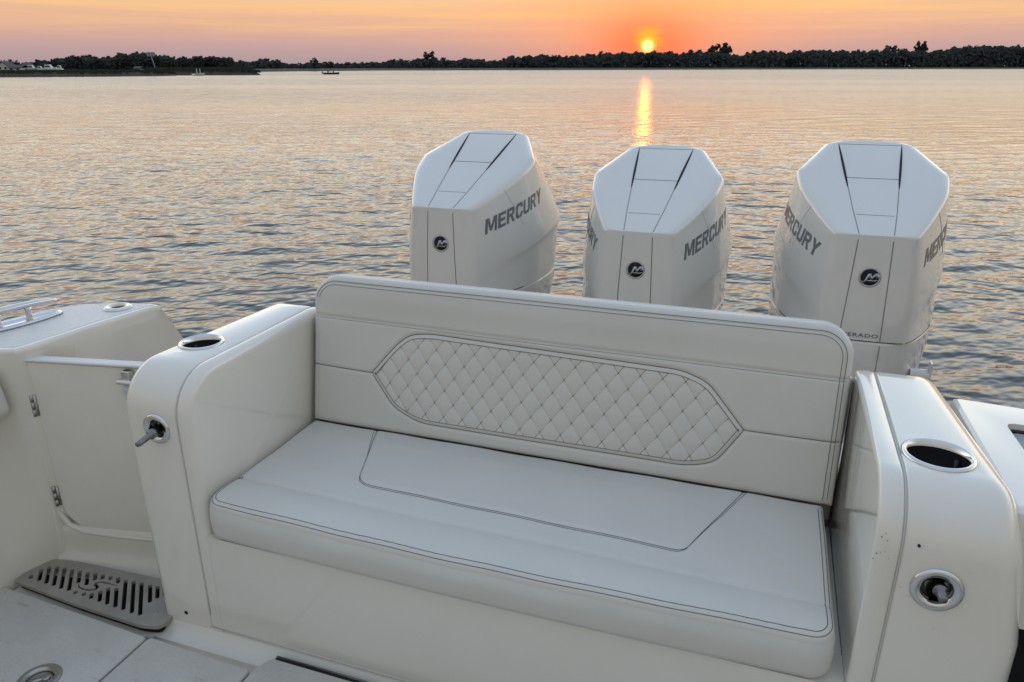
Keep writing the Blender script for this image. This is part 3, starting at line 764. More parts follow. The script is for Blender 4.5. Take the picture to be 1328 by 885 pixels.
# --- seat cushion
seat = empty('seat_cushion', (-.545, 1.6, .332)); tag(seat, 'flat off-white bench cushion with a rolled front edge', 'cushion')
SX0, SX1, SY0, SY1, SZ, SB = -1.348, .236, 1.338, 1.885, .450, .336
SR, SC = .018, .045
def yfront(x): return SY0 + .014*((x+.555)/.79)**2
useam = rounded([(-1.110,1.885),(-1.035,1.665),(-1.005,1.578),(-.90,1.572),(-.15,1.557),(-.095,1.556),(.03,1.885)], [0,.05,.05,.05,.05,.08,0], 6, closed=False)
crease = [(SX0, 1.492), (-.556, 1.478), (SX1, 1.466)]
def seat_h(X, Y):
    yf_ = SY0 + .014*((X+.555)/.79)**2
    dx = np.minimum(X-SX0, SX1-X); df = Y-yf_; db = SY1-Y
    corner = (dx < SC) & (df < SC)
    dc = SC-np.hypot(SC-dx, SC-df)
    d = np.where(corner, dc, np.minimum(dx, df)); d = np.minimum(d, db*1.5+.004); dq = np.clip(d, 0, SR)
    hh = SZ-SR + SR*np.sqrt(np.clip(1-(1-dq/SR)**2, 0, 1))
    cy = np.interp(X, [c[0] for c in crease], [c[1] for c in crease])
    roll = np.clip((cy-Y)/(cy-SY0), 0, 1)
    hh += .010*np.sin(PI*roll)**.8 - .003*roll
    hh -= .005*np.exp(-((Y-cy)/.007)**2)
    hh -= .003*np.exp(-(segdist(X, Y, useam)/.006)**2)
    hh += .006*np.sin(PI*np.clip((X-SX0)/(SX1-SX0), 0, 1))**.5*np.clip((Y-cy)/.1, 0, 1)*np.clip((SY1-Y)/.08, 0, 1) 
    hh += .0016*np.sin(X*7+1.3*np.sin(Y*9))*np.sin(Y*12)+.001*np.sin(X*23+Y*17)*np.clip((Y-cy)/.05, -1, 1)
    front = np.clip(1-(df-.010)/.035, 0, 1)*(df > .010)
    hh += .0007*front*np.sin(X*150+3*np.sin(X*17))*(.5+.5*np.sin(X*5.3))
    return hh - .003
us = nonuni(0, 1, 300, .02, 16); vs = nonuni(0, 1, 130, .06, 18)
VV, FF = [], []; nu, nv = len(us), len(vs)
for t in vs:
    # row follows the curved front near the front and straightens toward the back
    tt = t*(SY1-SY0)
    sh_ = SC - math.sqrt(max(0, SC*SC-(SC-tt)**2)) if tt < SC else 0
    sh_ = min(sh_, SC*.96)
    X = SX0+sh_ + us*(SX1-SX0-2*sh_)
    yf_ = SY0 + .014*((X+.555)/.79)**2
    Y = yf_*(1-t) + SY1*t
    H = seat_h(X, Y)
    VV += [Vector((float(x), float(y), float(h_))) for x, y, h_ in zip(X, Y, H)]
for j in range(nv-1):
    for i in range(nu-1): k = j*nu+i; FF.append((k, k+1, k+nu+1, k+nu))
rim = [j*nu for j in range(nv)][::-1] + list(range(1, nu)) + [j*nu+nu-1 for j in range(1, nv)] + [(nv-1)*nu+i for i in range(nu-2, 0, -1)]
cen = Vector((-.555, 1.61, 0)); prev = rim
for zz, push in ((.425,.0035),(.39,.006),(.355,.004),(.342,.0),(SB,-.008)):
    k0 = len(VV)
    for idx in rim:
        p = VV[idx].copy(); p.z = zz
        if p.y < 1.8: 
            n2 = Vector((0, -1, 0)) if SX0+SC < p.x < SX1-SC else (Vector((math.copysign(1, p.x-cen.x)*.8, -.6 if p.y < 1.40 else 0, 0)))
            p += n2*push*(1 + .15*math.sin(p.x*31))
        VV.append(p)
    for a in range(len(rim)):
        b_ = (a+1)%len(rim); FF.append((prev[a], prev[b_], k0+b_, k0+a))
    prev = list(range(k0, k0+len(rim)))
FF.append(tuple(prev))
mk('cover', VV, FF, M['vinyl'], seat)
def seat_stitch(pts, g, r=.0010, dz=.0005, closed=False):
    q = fine([Vector((x, y, 0)) for x, y in pts], .01)
    X = np.array([p.x for p in q]); Y = np.array([p.y for p in q]); H = seat_h(X, Y)
    g.tube([(float(x), float(y), float(h_)+dz) for x, y, h_ in zip(X, Y, H)], r, 5)
g = G(); seat_stitch(useam, g)
us2 = [(x*.992-.0045, y-.010) for x, y in useam]; us2[0] = (useam[0][0]-.010, 1.885); us2[-1] = (useam[-1][0]+.010, 1.885)
seat_stitch([(x+( -.0 ), y) for x, y in us2], g, .0007)
g.ob('stitching', M['stitch'], seat)
g = G()
def front_line(d):
    pts = [(SX0+d, 1.50), (SX0+d, SY0+.05)]
    for k in range(1, 8):
        a = PI + k/8*PI/2; x = SX0+SC+(SC-d)*math.cos(a); pts.append((x, yfront(x)+SC+(SC-d)*math.sin(a)))
    for x in np.linspace(SX0+SC, SX1-SC, 40): pts.append((x, yfront(x)+d))
    for k in range(1, 8):
        a = 3*PI/2 + k/8*PI/2; x = SX1-SC+(SC-d)*math.cos(a); pts.append((x, yfront(x)+SC+(SC-d)*math.sin(a)))
    pts += [(SX1-d, SY0+.06), (SX1-d, 1.50), (SX1-d, 1.86)]; return pts
seat_stitch(front_line(.016), g, .0009, .0002); seat_stitch(front_line(.006), g, .0009, .0002)
g.ob('edge_stitching', M['stitch'], seat)

# ================================================================== OUTBOARD MOTORS
def text_mesh(txt, size, bold, shear, spacing=1.0):
    c = bpy.data.curves.new('t', 'FONT'); c.body = txt; c.size = size; c.offset = bold; c.shear = shear; c.align_x = 'LEFT'; c.space_character = spacing
    o = bpy.data.objects.new('t', c); col.objects.link(o)
    dg = bpy.context.evaluated_depsgraph_get(); dg.update()
    me = bpy.data.meshes.new_from_object(o.evaluated_get(dg))
    bm = bmesh.new(); bm.from_mesh(me)
    bmesh.ops.remove_doubles(bm, verts=bm.verts, dist=size*.001)
    bmesh.ops.triangulate(bm, faces=bm.faces)
    for _ in range(2):
        bmesh.ops.subdivide_edges(bm, edges=[e for e in bm.edges if e.calc_length() > size*.25], cuts=1)
        bmesh.ops.triangulate(bm, faces=bm.faces)
    V = [v.co.copy() for v in bm.verts]; F = [[v.index for v in f.verts] for f in bm.faces]
    bm.free(); bpy.data.objects.remove(o)
    return V, F
eng = empty('outboard_motor', (0, 0, 0))
FS = .3926                                  # slope of the roof
def roof_z(y): return 1.030 + FS*y - .05*max(0, y-.45)**2
half = [('c0', 0), ('s', .055), ('F', .122), ('A', .182), ('B', .240), ('C', .246), ('E', .205), ('D', .158), ('s2', .108), ('c1', 0)]
def ring(yv, xv, zv_):
    pts = []
    n = len(xv)
    for i in range(n): pts.append((xv[i], yv[i], zv_(yv[i]) if callable(zv_) else zv_[i]))
    for i in range(n-2, 0, -1): pts.append((-xv[i], yv[i], zv_(yv[i]) if callable(zv_) else zv_[i]))
    return pts
#        c0    s     F     A     B     C     E     D     s2    c1
X0 = [0,  .056, .122, .180, .238, .256, .205, .160, .108, 0]
Y0 = [0,  .000, .004, .130, .280, .400, .500, .600, .618, .622]
Z0 = [roof_z(y) for y in Y0]
X1 = [0,  .058, .136, .208, .264, .293, .303, .258, .150, 0]
Y1 = [-.006,-.006,.000,.135, .300, .460, .630, .790, .825, .83]
Z1 = [.905, .905,.905,.925, .945, .945, .93, .90, .89, .89]
X2 = [0,  .060, .142, .216, .274, .303, .311, .262, .150, 0]
Y2 = [-.008,-.008,.000,.135,.300, .470, .640, .790, .82, .825]
Z2 = [.78+.17*y for y in Y2]
X2b = [x-(.003 if x<.15 else .010) if x>.1 else x for x in X2]
Y2b = [y-(.010 if y > .65 else 0) for y in Y2]
Z2b = [z-.022-.03*(1-min(1,max(0,y)/.3)) for z, y in zip(Z2, Y2)]
X3 = [0,  .062, .148, .220, .274, .294, .296, .245, .14, 0]
Y3 = [-.004,-.004,.006,.140,.300, .460, .620, .750, .775, .78]
Z3 = [.670]*10
X4 = [0,  .060, .140, .208, .258, .268, .260, .205, .12, 0]
Y4 = [.015,.015,.026,.15,.31, .45, .56, .64, .66, .665]
Z4 = [.42]*10
X5 = [0, .05, .10, .14, .16, .16, .14, .11, .07, 0]
Y5 = [.08,.08,.09,.18,.31,.42,.50,.55,.57,.575]
Z5 = [.20]*10
def upper():
    rr = [ring(Y0,X0,Z0), ring(Y1,X1,Z1), ring(Y2,X2,Z2), ring(Y2b,X2b,Z2b), ring(Y3,X3,Z3)]
    return rr
rr = upper(); n = len(rr[0])
# cowl: roof cap as quads across left/right pairs
g = G()
V = [v for r in rr for v in r]; F = []
for j in range(len(rr)-1):
    for i in range(n): F.append((j*n+i, j*n+(i+1)%n, (j+1)*n+(i+1)%n, (j+1)*n+i))
for i in range(0, 9):      # roof strips: pair i with mirror
    a, b_ = i, i+1; ma = (n-a)%n; mb = (n-b_)%n
    f = [a, b_, mb, ma]; f = [f[k] for k in range(4) if f[k] not in f[:k]]
    F.append(tuple(f))
cowl = mk('cowl', V, F, M['cowl'], eng, sub=4)
bm = bmesh.new(); bm.from_mesh(cowl.data); cr = bm.edges.layers.float.new('crease_edge')
for e in bm.edges:
    p, q = e.verts[0].co, e.verts[1].co
    onroof = abs(p.z-roof_z(p.y)) < 1e-4 and abs(q.z-roof_z(q.y)) < 1e-4
    if onroof and len([f for f in e.link_faces if abs(f.normal.z) > .75]) == 1: e[cr] = .76
    if abs(p.z-.67) < 1e-4 and abs(q.z-.67) < 1e-4: e[cr] = 1.0
    if abs(abs(p.x)-abs(q.x)) < .02 and abs(p.z-q.z) > .05 and p.y < .02 and abs(p.x) > .11: e[cr] = .30
cv = bm.verts.layers.float.new('crease_vert')
for v in bm.verts:
    if abs(v.co.z-roof_z(v.co.y)) < 1e-4:
        for x_, y_, c_ in ((.122,.004,.75),(.238,.280,.35),(.256,.400,.5),(.160,.600,.6)):
            if abs(abs(v.co.x)-x_) < 1e-3 and abs(v.co.y-y_) < 1e-3: v[cv] = c_
for e in bm.edges:
    p, q = e.verts[0].co, e.verts[1].co
    for r_ in range(len(X2)):
        if all(min(abs(abs(w_.x)-X2[k_])+abs(w_.y-Y2[k_])+abs(w_.z-Z2[k_]) for k_ in range(10)) < 1e-3 for w_ in (p, q)) and min(p.y, q.y) > .10: e[cr] = .45
bm.to_mesh(cowl.data); bm.free()
g = G(); g.loft([ring(Y3,X3,[.6685]*10), ring([y+.001 for y in Y3],[x*.998 for x in X3],[.60]*10), ring(Y4,X4,Z4), ring(Y5,X5,Z5)])
low = g.ob('lower_cowl', M['cowl'], eng, sub=3)
bm = bmesh.new(); bm.from_mesh(low.data); cr = bm.edges.layers.float.new('crease_edge')
for e in bm.edges:
    if e.verts[0].co.z > .66 and e.verts[1].co.z > .66: e[cr] = 1.0
bm.to_mesh(low.data); bm.free()
dg = bpy.context.evaluated_depsgraph_get(); dg.update()
def bvh(o):
    me = bpy.data.meshes.new_from_object(o.evaluated_get(dg)); b_ = bmesh.new(); b_.from_mesh(me); t = BVHTree.FromBMesh(b_); b_.free(); return t
TC, TL = bvh(cowl), bvh(low)
def onto(p, d, off=.0008):
    p = Vector(p); d = Vector(d)
    for t in (TC, TL):
        pass
    hs = [h_ for h_ in (TC.ray_cast(p, d), TL.ray_cast(p, d)) if h_[0] is not None]
    if not hs: return None
    h_ = min(hs, key=lambda q: q[3]); return h_[0] - d*off
def surf_line(g, pts, d, r, off=.0, step=.01, rs=None):
    q = [onto(p, d, off) for p in fine(pts, step)]; q = [p for p in q if p is not None]
    g.tube(q, r, 6, rs=([rs(i/(len(q)-1)) for i in range(len(q))] if rs else None))
dn_ = (0, 0, -1); fr = (0, 1, 0)
# seams of the centre strip: front face then roof
g = G()
for s in (-1, 1):
    surf_line(g, [(s*.070, -.5, .30), (s*.066, -.5, .66)], fr, .0016)
    surf_line(g, [(s*.064, -.5, .675), (s*.055, -.5, .93), (s*.052, -.5, 1.015)], fr, .0016)
    surf_line(g, [(s*.052, .006, 2), (s*.068, .14, 2), (s*.083, .30, 2), (s*.110, .592, 2)], dn_, .0014)
surf_line(g, [(-.058, .115, 2), (.058, .115, 2)], dn_, .0010)
surf_line(g, [(-.085, .345, 2), (.085, .345, 2)], dn_, .0013)
surf_line(g, [(-.108, .588, 2), (.108, .588, 2)], dn_, .0011)
g.ob('panel_seam', M['softline'], eng)
for s in (-1, 1):
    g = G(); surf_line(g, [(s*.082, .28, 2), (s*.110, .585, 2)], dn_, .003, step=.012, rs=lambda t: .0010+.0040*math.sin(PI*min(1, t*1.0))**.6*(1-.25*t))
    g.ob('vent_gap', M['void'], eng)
# parting line between cowl and lower cowl
g = G(); q = []
for i in range(0, 120):
    a = 2*PI*i/120; o_ = Vector((math.cos(a)*1.2, .35+math.sin(a)*1.2, .672)); d = (Vector((0, .35, .672))-o_).normalized()
    p = onto(o_, d, -.001)
    if p and p.y < .26: q.append(p)
q.sort(key=lambda p: math.atan2(p.x, -(p.y-.35)))
g.tube(q, .0020, 6); g.ob('parting_line', M['line'], eng)
# side styling seam
for s in (-1, 1):
    g = G(); surf_line(g, [(s*1, .175, 1.085), (s*1, .235, .99), (s*1, .27, .93)], (-s, 0, 0), .0013)
    g.ob('side_seam', M['seam'], eng)
# side emblem words
GL = {
 'M': (1.12, [[(0,0),(0,1),(.34,1),(.56,.42),(.78,1),(1.12,1),(1.12,0),(.88,0),(.88,.68),(.66,.12),(.46,.12),(.24,.68),(.24,0)]]),
 'E': (.80, [[(0,0),(0,1),(.80,1),(.80,.80),(.26,.80),(.26,.61),(.74,.61),(.74,.42),(.26,.42),(.26,.20),(.80,.20),(.80,0)]]),
 'R': (.92, [[(0,0),(0,1),(.26,.80),(.26,0)],[(0,1),(.70,1),(.62,.80),(.26,.80)],[(.70,1),(.84,.92),(.88,.74),(.62,.72),(.62,.80)],[(.88,.74),(.86,.56),(.72,.45),(.60,.60),(.62,.72)],[(.72,.45),(.60,.60),(.26,.60),(.26,.40),(.60,.40)],[(.44,.40),(.66,.42),(.94,0),(.64,0)]]),
 'C': (.88, [[(.88,.66),(.86,.86),(.72,1),(.60,.80),(.62,.66)],[(.72,1),(.18,1),(.30,.80),(.60,.80)],[(.18,1),(0,.84),(0,.16),(.26,.26),(.26,.74),(.30,.80)],[(0,.16),(.18,0),(.30,.20),(.26,.26)],[(.18,0),(.72,0),(.60,.20),(.30,.20)],[(.72,0),(.86,.14),(.88,.36),(.62,.36),(.60,.20)]]),
 'U': (.90, [[(0,1),(.26,1),(.26,.28),(0,.18)],[(0,.18),(.26,.28),(.32,.20),(.18,0)],[(.18,0),(.32,.20),(.58,.20),(.72,0)],[(.72,0),(.58,.20),(.64,.28),(.90,.18)],[(.90,.18),(.64,.28),(.64,1),(.90,1)]]),
 'Y': (.98, [[(0,1),(.30,1),(.49,.66),(.68,1),(.98,1),(.62,.42),(.62,0),(.36,0),(.36,.42)]])}
def block_word(word, size, shear, gap):
    bm = bmesh.new(); x = 0
    for ch in word:
        w_, polys = GL[ch]
        for p in polys:
            bm.faces.new([bm.verts.new(((x+a)*size+b_*size*shear, b_*size, 0)) for a, b_ in p])
        x += w_+gap
    bmesh.ops.triangulate(bm, faces=bm.faces)
    for _ in range(2):
        bmesh.ops.subdivide_edges(bm, edges=[e for e in bm.edges if e.calc_length() > size*.3], cuts=1)
        bmesh.ops.triangulate(bm, faces=bm.faces)
    V = [v.co.copy() for v in bm.verts]; F = [[v.index for v in f.verts] for f in bm.faces]; bm.verts.index_update(); F = [[v.index for v in f.verts] for f in bm.faces]
    bm.free(); return V, F
def side_text(s):
    V, F = block_word('MERCURY', .056, .22, .11)
    w = max(v.x for v in V); hgt = .052/.078
    L = .385; k = L/w
    out = []
    a0, z0, sl_ = (.055, .925, .205)
    for v in V:
        u = v.x*k; t = v.y
        yy = a0 + u if s > 0 else a0 + L - u
        zz = z0 + sl_*(yy-a0) + t
        p = onto((s*1, yy + (0), zz), (-s, 0, 0), .0007)
        out.append(p if p else Vector((s*.27, yy, zz)))
    mk('brand_lettering', out, F, M['decal'], eng, smooth=False)
side_text(1); side_text(-1)
V, F = text_mesh('VERADO', .0185, .0005, 0, 1.15)
w = max(v.x for v in V); kx = .112/w
mk('model_lettering', [onto((v.x*kx-.056, -.5, .686+v.y), fr, .0007) for v in V], F, M['decal'], eng, smooth=False)
# round emblem on the front
ez, er = .893, .034
emb = G()
def disc(g, prof):
    g.lathe(prof, (0, onto((0,-.5,ez), fr, 0).y, ez), 'y', 40)
disc(emb, [(er, -.004), (er, .0014), (er*.86, .0022), (er*.84, .0012), (.001, .0012)])
eo = emb.ob('emblem', M['silver'], eng)
W[eo] = Vector((0,0,0))
ey = onto((0,-.5,ez), fr, 0).y
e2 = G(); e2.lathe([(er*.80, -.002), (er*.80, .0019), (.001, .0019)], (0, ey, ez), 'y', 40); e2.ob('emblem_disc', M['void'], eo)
def flat(g, pts, y, d=.0008):
    n_ = len(pts); V = [(x, y, z) for x, z in pts]+[(x, y-d, z) for x, z in pts]
    g.add(V, [tuple(range(n_)), tuple(range(2*n_-1, n_-1, -1))]+[(i,(i+1)%n_,n_+(i+1)%n_,n_+i) for i in range(n_)])
e3 = G(); sc_ = er/10
mp_ = [(-9.6,-4.2),(-4.5,-3.6),(-1.8,3.6),(1.0,3.9),(1.4,.6),(4.6,4.4),(7.6,4.2),(8.4,1.6),(9.3,3.0),(9.0,.2),(5.6,-.6),(4.9,1.4),(2.2,-1.9),(.2,-1.7),(-.6,1.2),(-2.4,-3.4),(-5.2,-6.0)]
flat(e3, [(x*sc_, ez+z*sc_) for x, z in mp_], ey-.0021)
flat(e3, [(x*sc_, ez+z*sc_) for x, z in [(-4.6,-3.0),(-1.0,-2.6),(4.0,-2.7),(8.4,-1.4),(5.0,-3.6),(-1,-3.9)]], ey-.0021)
e3.ob('emblem_swoosh', M['silver'], eo)
# cleat-like latch on the lower cowl side
g = G(); g.lathe([(.020, .19), (.022, .235), (.018, .252), (.001, .256)], (0, .10, .535), 'x', 24)
g.box((.248, .085, .53), (.256, .118, .585)); g.ob('flush_plug', M['cowl'], eng, bevel=.002)
# midsection, clamp bracket and gearcase down to the water
g = G()
def sec(w, y0, y1, z): return [(w*math.cos(a)*1.0, (y0+y1)/2+(y1-y0)/2*math.sin(a), z) for a in np.linspace(0, 2*PI, 17)[:-1]]
g.loft([sec(.14,.08,.57,.26), sec(.10,.14,.50,.10), sec(.075,.18,.46,-.15), sec(.06,.18,.44,-.55), sec(.05,.16,.46,-.70), sec(.035,.2,.44,-.95)])
g.ob('midsection', M['cowl'], eng)
g = G(); g.box((-.11,-.40,-.20),(.11,-.36,.42)); g.box((-.09,-.36,-.05),(-.05,.22,.30)); g.box((.05,-.36,-.05),(.09,.22,.30)); g.tube([(-.12,-.20,.32),(.12,-.20,.32)], .03, 14)
g.ob('transom_bracket', M['cowl'], eng, bevel=.008)
g = G(); g.tube([(0,.10,-1.05),(0,.2,-1.05),(0,.45,-1.05),(0,.62,-1.05)], .05, 16, rs=[.01,.05,.055,.03]); 
for k in range(3):
    a = 2*PI*k/3; d = Vector((math.cos(a), 0, math.sin(a))); s_ = Vector((-math.sin(a), 0, math.cos(a)))
    c = Vector((0,.58,-1.05)); g.add([c+d*.03-s_*.02+Vector((0,.03,0)), c+d*.03+s_*.02-Vector((0,.03,0)), c+d*.17+s_*.07-Vector((0,.03,0)), c+d*.17-s_*.05+Vector((0,.03,0))], [(0,1,2,3)])
g.ob('gearcase', M['cowl'], eng)
def copy_tree(o, parent=None):
    c = o.copy(); col.objects.link(c); c.parent = parent
    for ch in [x for x in bpy.data.objects if x.parent == o]: copy_tree(ch, c)
    return c
gtxt = 'outboard motors across the stern'
e_mid = copy_tree(eng); e_right = copy_tree(eng)
eng.location = (-1.188, 2.6, .008); e_mid.location = (-.422, 2.6, -.032); e_right.location = (.345, 2.6, .009)
eng.rotation_euler.z = 0
tag(eng, 'leftmost white outboard motor, its right side in view', 'outboard motor', gtxt)
tag(e_mid, 'middle white outboard motor, standing slightly lower than the other two', 'outboard motor', gtxt)
tag(e_right, 'rightmost white outboard motor, lowest lettering visible above the armrest', 'outboard motor', gtxt)
# bracket platform that carries the motors
G().box((-1.5, 2.205, -.25), (.66, 2.235, .40)).ob('motor_bracket', M['gelc'], boat, bevel=.008)

# ================================================================== FAR SHORE
def interp(x, tab):
    return float(np.interp(x, [t[0] for t in tab], [t[1] for t in tab]))
def zat(px, D, y):    # height that reads at image row y
    d = FW + RT*((px-664)/FPX) + UP*((442.5-y)/FPX); return (EYE + d*D).z
main_base = [(-300, 94.5), (340, 92.8), (500, 91.3), (700, 90.8), (900, 90.2), (1100, 89.6), (1328, 89.3), (1700, 89.2)]
Dm = lambda px: 1.95*FPX/(interp(px, main_base)-86)
def strip(name, pxs, D0f, D1, ztop, mat, smooth=True):
    rings = []
    for px in pxs:
        D0 = D0f(px); a = far(px, D0, WATER_Z-.3); b_ = far(px, D0*1.004, WATER_Z+.12); c = far(px, D0*1.02, ztop*.7+rng.uniform(-.1,.1)); d = far(px, D0*1.05, ztop); e = far(px, D1(px), ztop+.2)
        rings.append([a, b_, c, d, e])
    g = G().loft(rings, (False, False), closed=False); return g.ob(name, mat, smooth=smooth)
tag(strip('far_shore_ground', np.arange(-420, 1800, 12), lambda p: Dm(p)+2*math.sin(p*.05), lambda p: 2200, .6, M['marsh']), kind='structure')
sp1 = lambda px: 1.95*FPX/(interp(px, [(-300,102), (0,99.6), (120,98.8), (227,97.8)])-86)
sp2 = lambda px: 1.95*FPX/(interp(px, [(190,97.2), (337,96.8)])-86)
def spit(name, p0, p1, Df, depth, zt):
    g = G(); rings = []
    ps = np.arange(p0, p1+.1, 3.0)
    for i, px in enumerate(ps):
        D0 = Df(px); e = min(1, (p1-px)/28)**.6 if px > p1-28 else 1
        z = WATER_Z + .05 + (zt-WATER_Z)*e; dd = depth*max(e, .15)
        rings.append([far(px, D0, WATER_Z-.2), far(px, D0+.5, WATER_Z+.1*e), far(px, D0+1.5, z*.75+rng.uniform(-.05,.12)*e), far(px, D0+dd*.5, z+rng.uniform(-.05,.12)*e), far(px, D0+dd, z), far(px, D0+dd+2, WATER_Z-.2)])
    g.loft(rings, closed=False, caps=(False, False)); return g.ob(name, M['marsh'])
tag(spit('near_point', -260, 227, sp1, 60, .35), kind='structure')
tag(spit('outer_point', 186, 337, sp2, 40, .55), kind='structure')
# grassy fringe along the points
def fringe(name, p0, p1, Df, h, zt, n, mat, wide=.35, depth=8):
    V, F = [], []
    for _ in range(n):
        px = rng.uniform(p0, p1); D0 = Df(px)+rng.uniform(1.2, depth)
        b_ = far(px, D0, zt-.3); hh = h*rng.uniform(.5, 1.15)*min(1, .25+(p1-px)/25); w = wide*rng.uniform(.5, 1.4); a = rng.uniform(-.5, .5)
        s_ = Vector((math.cos(PSI+a), math.sin(PSI+a), 0))*w; k = len(V)
        V += [b_-s_, b_+s_, b_+s_*.6+Vector((0,0,hh+.3)), b_-s_*.3+Vector((0,0,hh*1.15+.3))]; F.append((k,k+1,k+2,k+3))
    o = mk(name, V, F, mat, smooth=False); return o
tag(fringe('marsh_grass', -200, 226, sp1, .55, .2, 3500, M['marsh']), 'dark marsh grass along the low point at the left', 'marsh grass', kind='stuff')
tag(fringe('marsh_grass', 190, 335, sp2, .75, .4, 2000, M['marsh'], .4), 'dark marsh grass on the outer point behind the small boat', 'marsh grass', kind='stuff')

# ---- tree kinds, unit height
def make_tree(seed, shape, nleaf=900, trunk=.18, lsz=.043):
    r = random.Random(seed); V, F, FM = [], [], []
    g = G()
    g.tube([(0,0,-.03),(0.01,0,trunk),(0,.012,.45),(.015,0,.75)], .02, 7, rs=[.03,.022,.015,.005])
    limbs = []
    for k in range(6):
        a = k*1.05+r.random()*.5; z0 = trunk+.05+k*.06; L = .22*shape['w']/.4
        e = (math.cos(a)*L, math.sin(a)*L, z0+.18+r.random()*.1); limbs.append(e)
        g.tube([(0,0,z0),(e[0]*.5,e[1]*.5,(z0+e[2])/2-.01),e], .008, 5, rs=[.011,.008,.003])
    V = [tuple(v) for v in g.V]; F = list(g.F); FM = [0]*len(F)
    cl_ = []
    ncl = shape.get('ncl', 26)
    for k in range(ncl):
        for _ in range(50):
            x, y, z = r.uniform(-1,1), r.uniform(-1,1), r.uniform(-1,1)
            q = x*x+y*y+z*z
            if .15 < q < 1: break
        zz = shape['zc'] + z*shape['h']; ww = shape['w']*(1 - shape.get('taper', 0)*(z*.5+.5))
        cl_.append((x*ww, y*ww, zz, r.uniform(.07,.13)*shape.get('cs', 1)))
    for k in range(nleaf):
        cx_, cy_, cz_, cr_ = cl_[r.randrange(len(cl_))]
        d = Vector((r.gauss(0,1), r.gauss(0,1), r.gauss(0,.8))).normalized()*cr_*r.uniform(.5,1.08)
        p = Vector((cx_, cy_, cz_))+d
        nrm = (d.normalized()+Vector((r.uniform(-.6,.6),r.uniform(-.6,.6),r.uniform(-.3,.8)))).normalized()
        u = nrm.orthogonal().normalized(); u.rotate(Matrix.Rotation(r.random()*6.3, 3, nrm)); w = nrm.cross(u); s_ = lsz*r.uniform(.6,1.5)
        k0 = len(V)
        V += [tuple(p-u*s_), tuple(p+w*s_*.7), tuple(p+u*s_*1.1), tuple(p-w*s_*.6)]; F.append((k0,k0+1,k0+2,k0+3)); FM.append(1)
    me = bpy.data.meshes.new('tree'); me.from_pydata(V, [], F)
    me.materials.append(M['bark']); me.materials.append(M['leaf'])
    for p_, i in zip(me.polygons, FM): p_.material_index = i
    return me
kinds = [make_tree(1, dict(w=.40,h=.36,zc=.60), 1100), make_tree(2, dict(w=.48,h=.33,zc=.60,ncl=32), 1300), make_tree(3, dict(w=.33,h=.42,zc=.56,taper=.35), 1000),
         make_tree(4, dict(w=.52,h=.34,zc=.58,ncl=36), 1400), make_tree(5, dict(w=.36,h=.40,zc=.57,ncl=20), 850), make_tree(6, dict(w=.20,h=.42,zc=.55,taper=.6,ncl=20,cs=.8), 700)]
sparse = make_tree(9, dict(w=.42,h=.36,zc=.62,ncl=13,cs=.8), 420, lsz=.034)
flat_t = make_tree(12, dict(w=.50,h=.20,zc=.80,ncl=24,cs=.9), 1000, trunk=.4)
def tree(px, D, ytop, me=None, label=None, group=None, name='tree', wide=1.0, sink=0.0):
    o = bpy.data.objects.new(name, me or kinds[random.randrange(5)]); col.objects.link(o)
    zt = zat(px, D, ytop); z0 = .2 - sink; hgt = (zt-z0)/1.0
    o.location = far(px, D, z0); o.scale = (hgt*wide, hgt*wide, hgt); o.rotation_euler = (0, 0, random.random()*6.28)
    tag(o, label or 'dark rounded tree in the unbroken wood on the far shore', 'tree', group or 'trees of the wood on the far shore'); return o
topline = [(225,74),(240,76),(262,74),(275,73),(298,75),(305,79),(322,82),(335,78),(362,79),(375,84),(400,83),(415,82),(440,84),(470,82.5),(500,81),(520,78),(530,80),(548,76),(570,78),(590,80),(602,76),(640,80),(655,79),(662,74),(690,73),(705,72),(730,74),(775,71),(800,69),(850,68),(880,70),(915,68),(935,68),(950,73),(980,68),(1010,69),(1040,67),(1075,66),(1100,67),(1130,66),(1170,66),(1205,67),(1240,62),(1270,60),(1328,60),(1400,62)]
px = 232.0
while px < 1345:
    tp = interp(px, topline); bs = interp(px, main_base)
    D = Dm(px)*random.uniform(1.06, 1.16) if px > 300 else Dm(px)*random.uniform(.84, .92)
    gap = max(3.2, (bs-tp)*.42)
    tree(px, D, tp + random.choice((-2.4,-1.2,-.6,.2,.8,1.6,2.4)) + random.uniform(-.5,.5), me=random.choice([None,None,None,None,flat_t,sparse]), wide=random.uniform(.9, 1.5))
    px += gap*random.uniform(.75, 1.1)
# woods reading as one mass behind the front trees
def wood(name, p0, p1, Df, topf, label, n, mat):
    V, F = [], []
    def lump(px, D):
        return 0
    for _ in range(n):
        px = rng.uniform(p0, p1); D = Df(px)*rng.uniform(1.0, 1.10)
        yt = topf(px) + 1.2 + 1.2*math.sin(px*.31)+.8*math.sin(px*.83)+rng.uniform(-.6,.6); zt = zat(px, D, yt)
        z = WATER_Z + .3 + (zt-WATER_Z-.3)*rng.uniform(0, 1)**.8; s_ = rng.uniform(.5, 1.3)*D/450
        c = far(px, D, z); nrm = Vector((rng.uniform(-.7,.7)-FW.x, rng.uniform(-.7,.7)-FW.y, rng.uniform(-.2,.9))).normalized()
        u = nrm.orthogonal().normalized(); w = nrm.cross(u); k = len(V)
        V += [c-u*s_, c+w*s_, c+u*s_, c-w*s_*.8]; F.append((k,k+1,k+2,k+3))
    return tag(mk(name, V, F, mat, smooth=False), label, 'woodland', kind='stuff')
wood('woodland', 300, 1420, lambda p: Dm(p)*1.05, lambda p: interp(p, topline), 'low dark undergrowth filling the wood along the far shore', 26000, M['leaf'])
lt_top = [(-200,80),(0,80),(25,82),(30,85),(50,80),(65,80),(80,76),(95,73),(125,73),(134,76),(150,73),(160,70),(190,69),(205,72),(232,76),(262,74),(298,75),(312,85)]
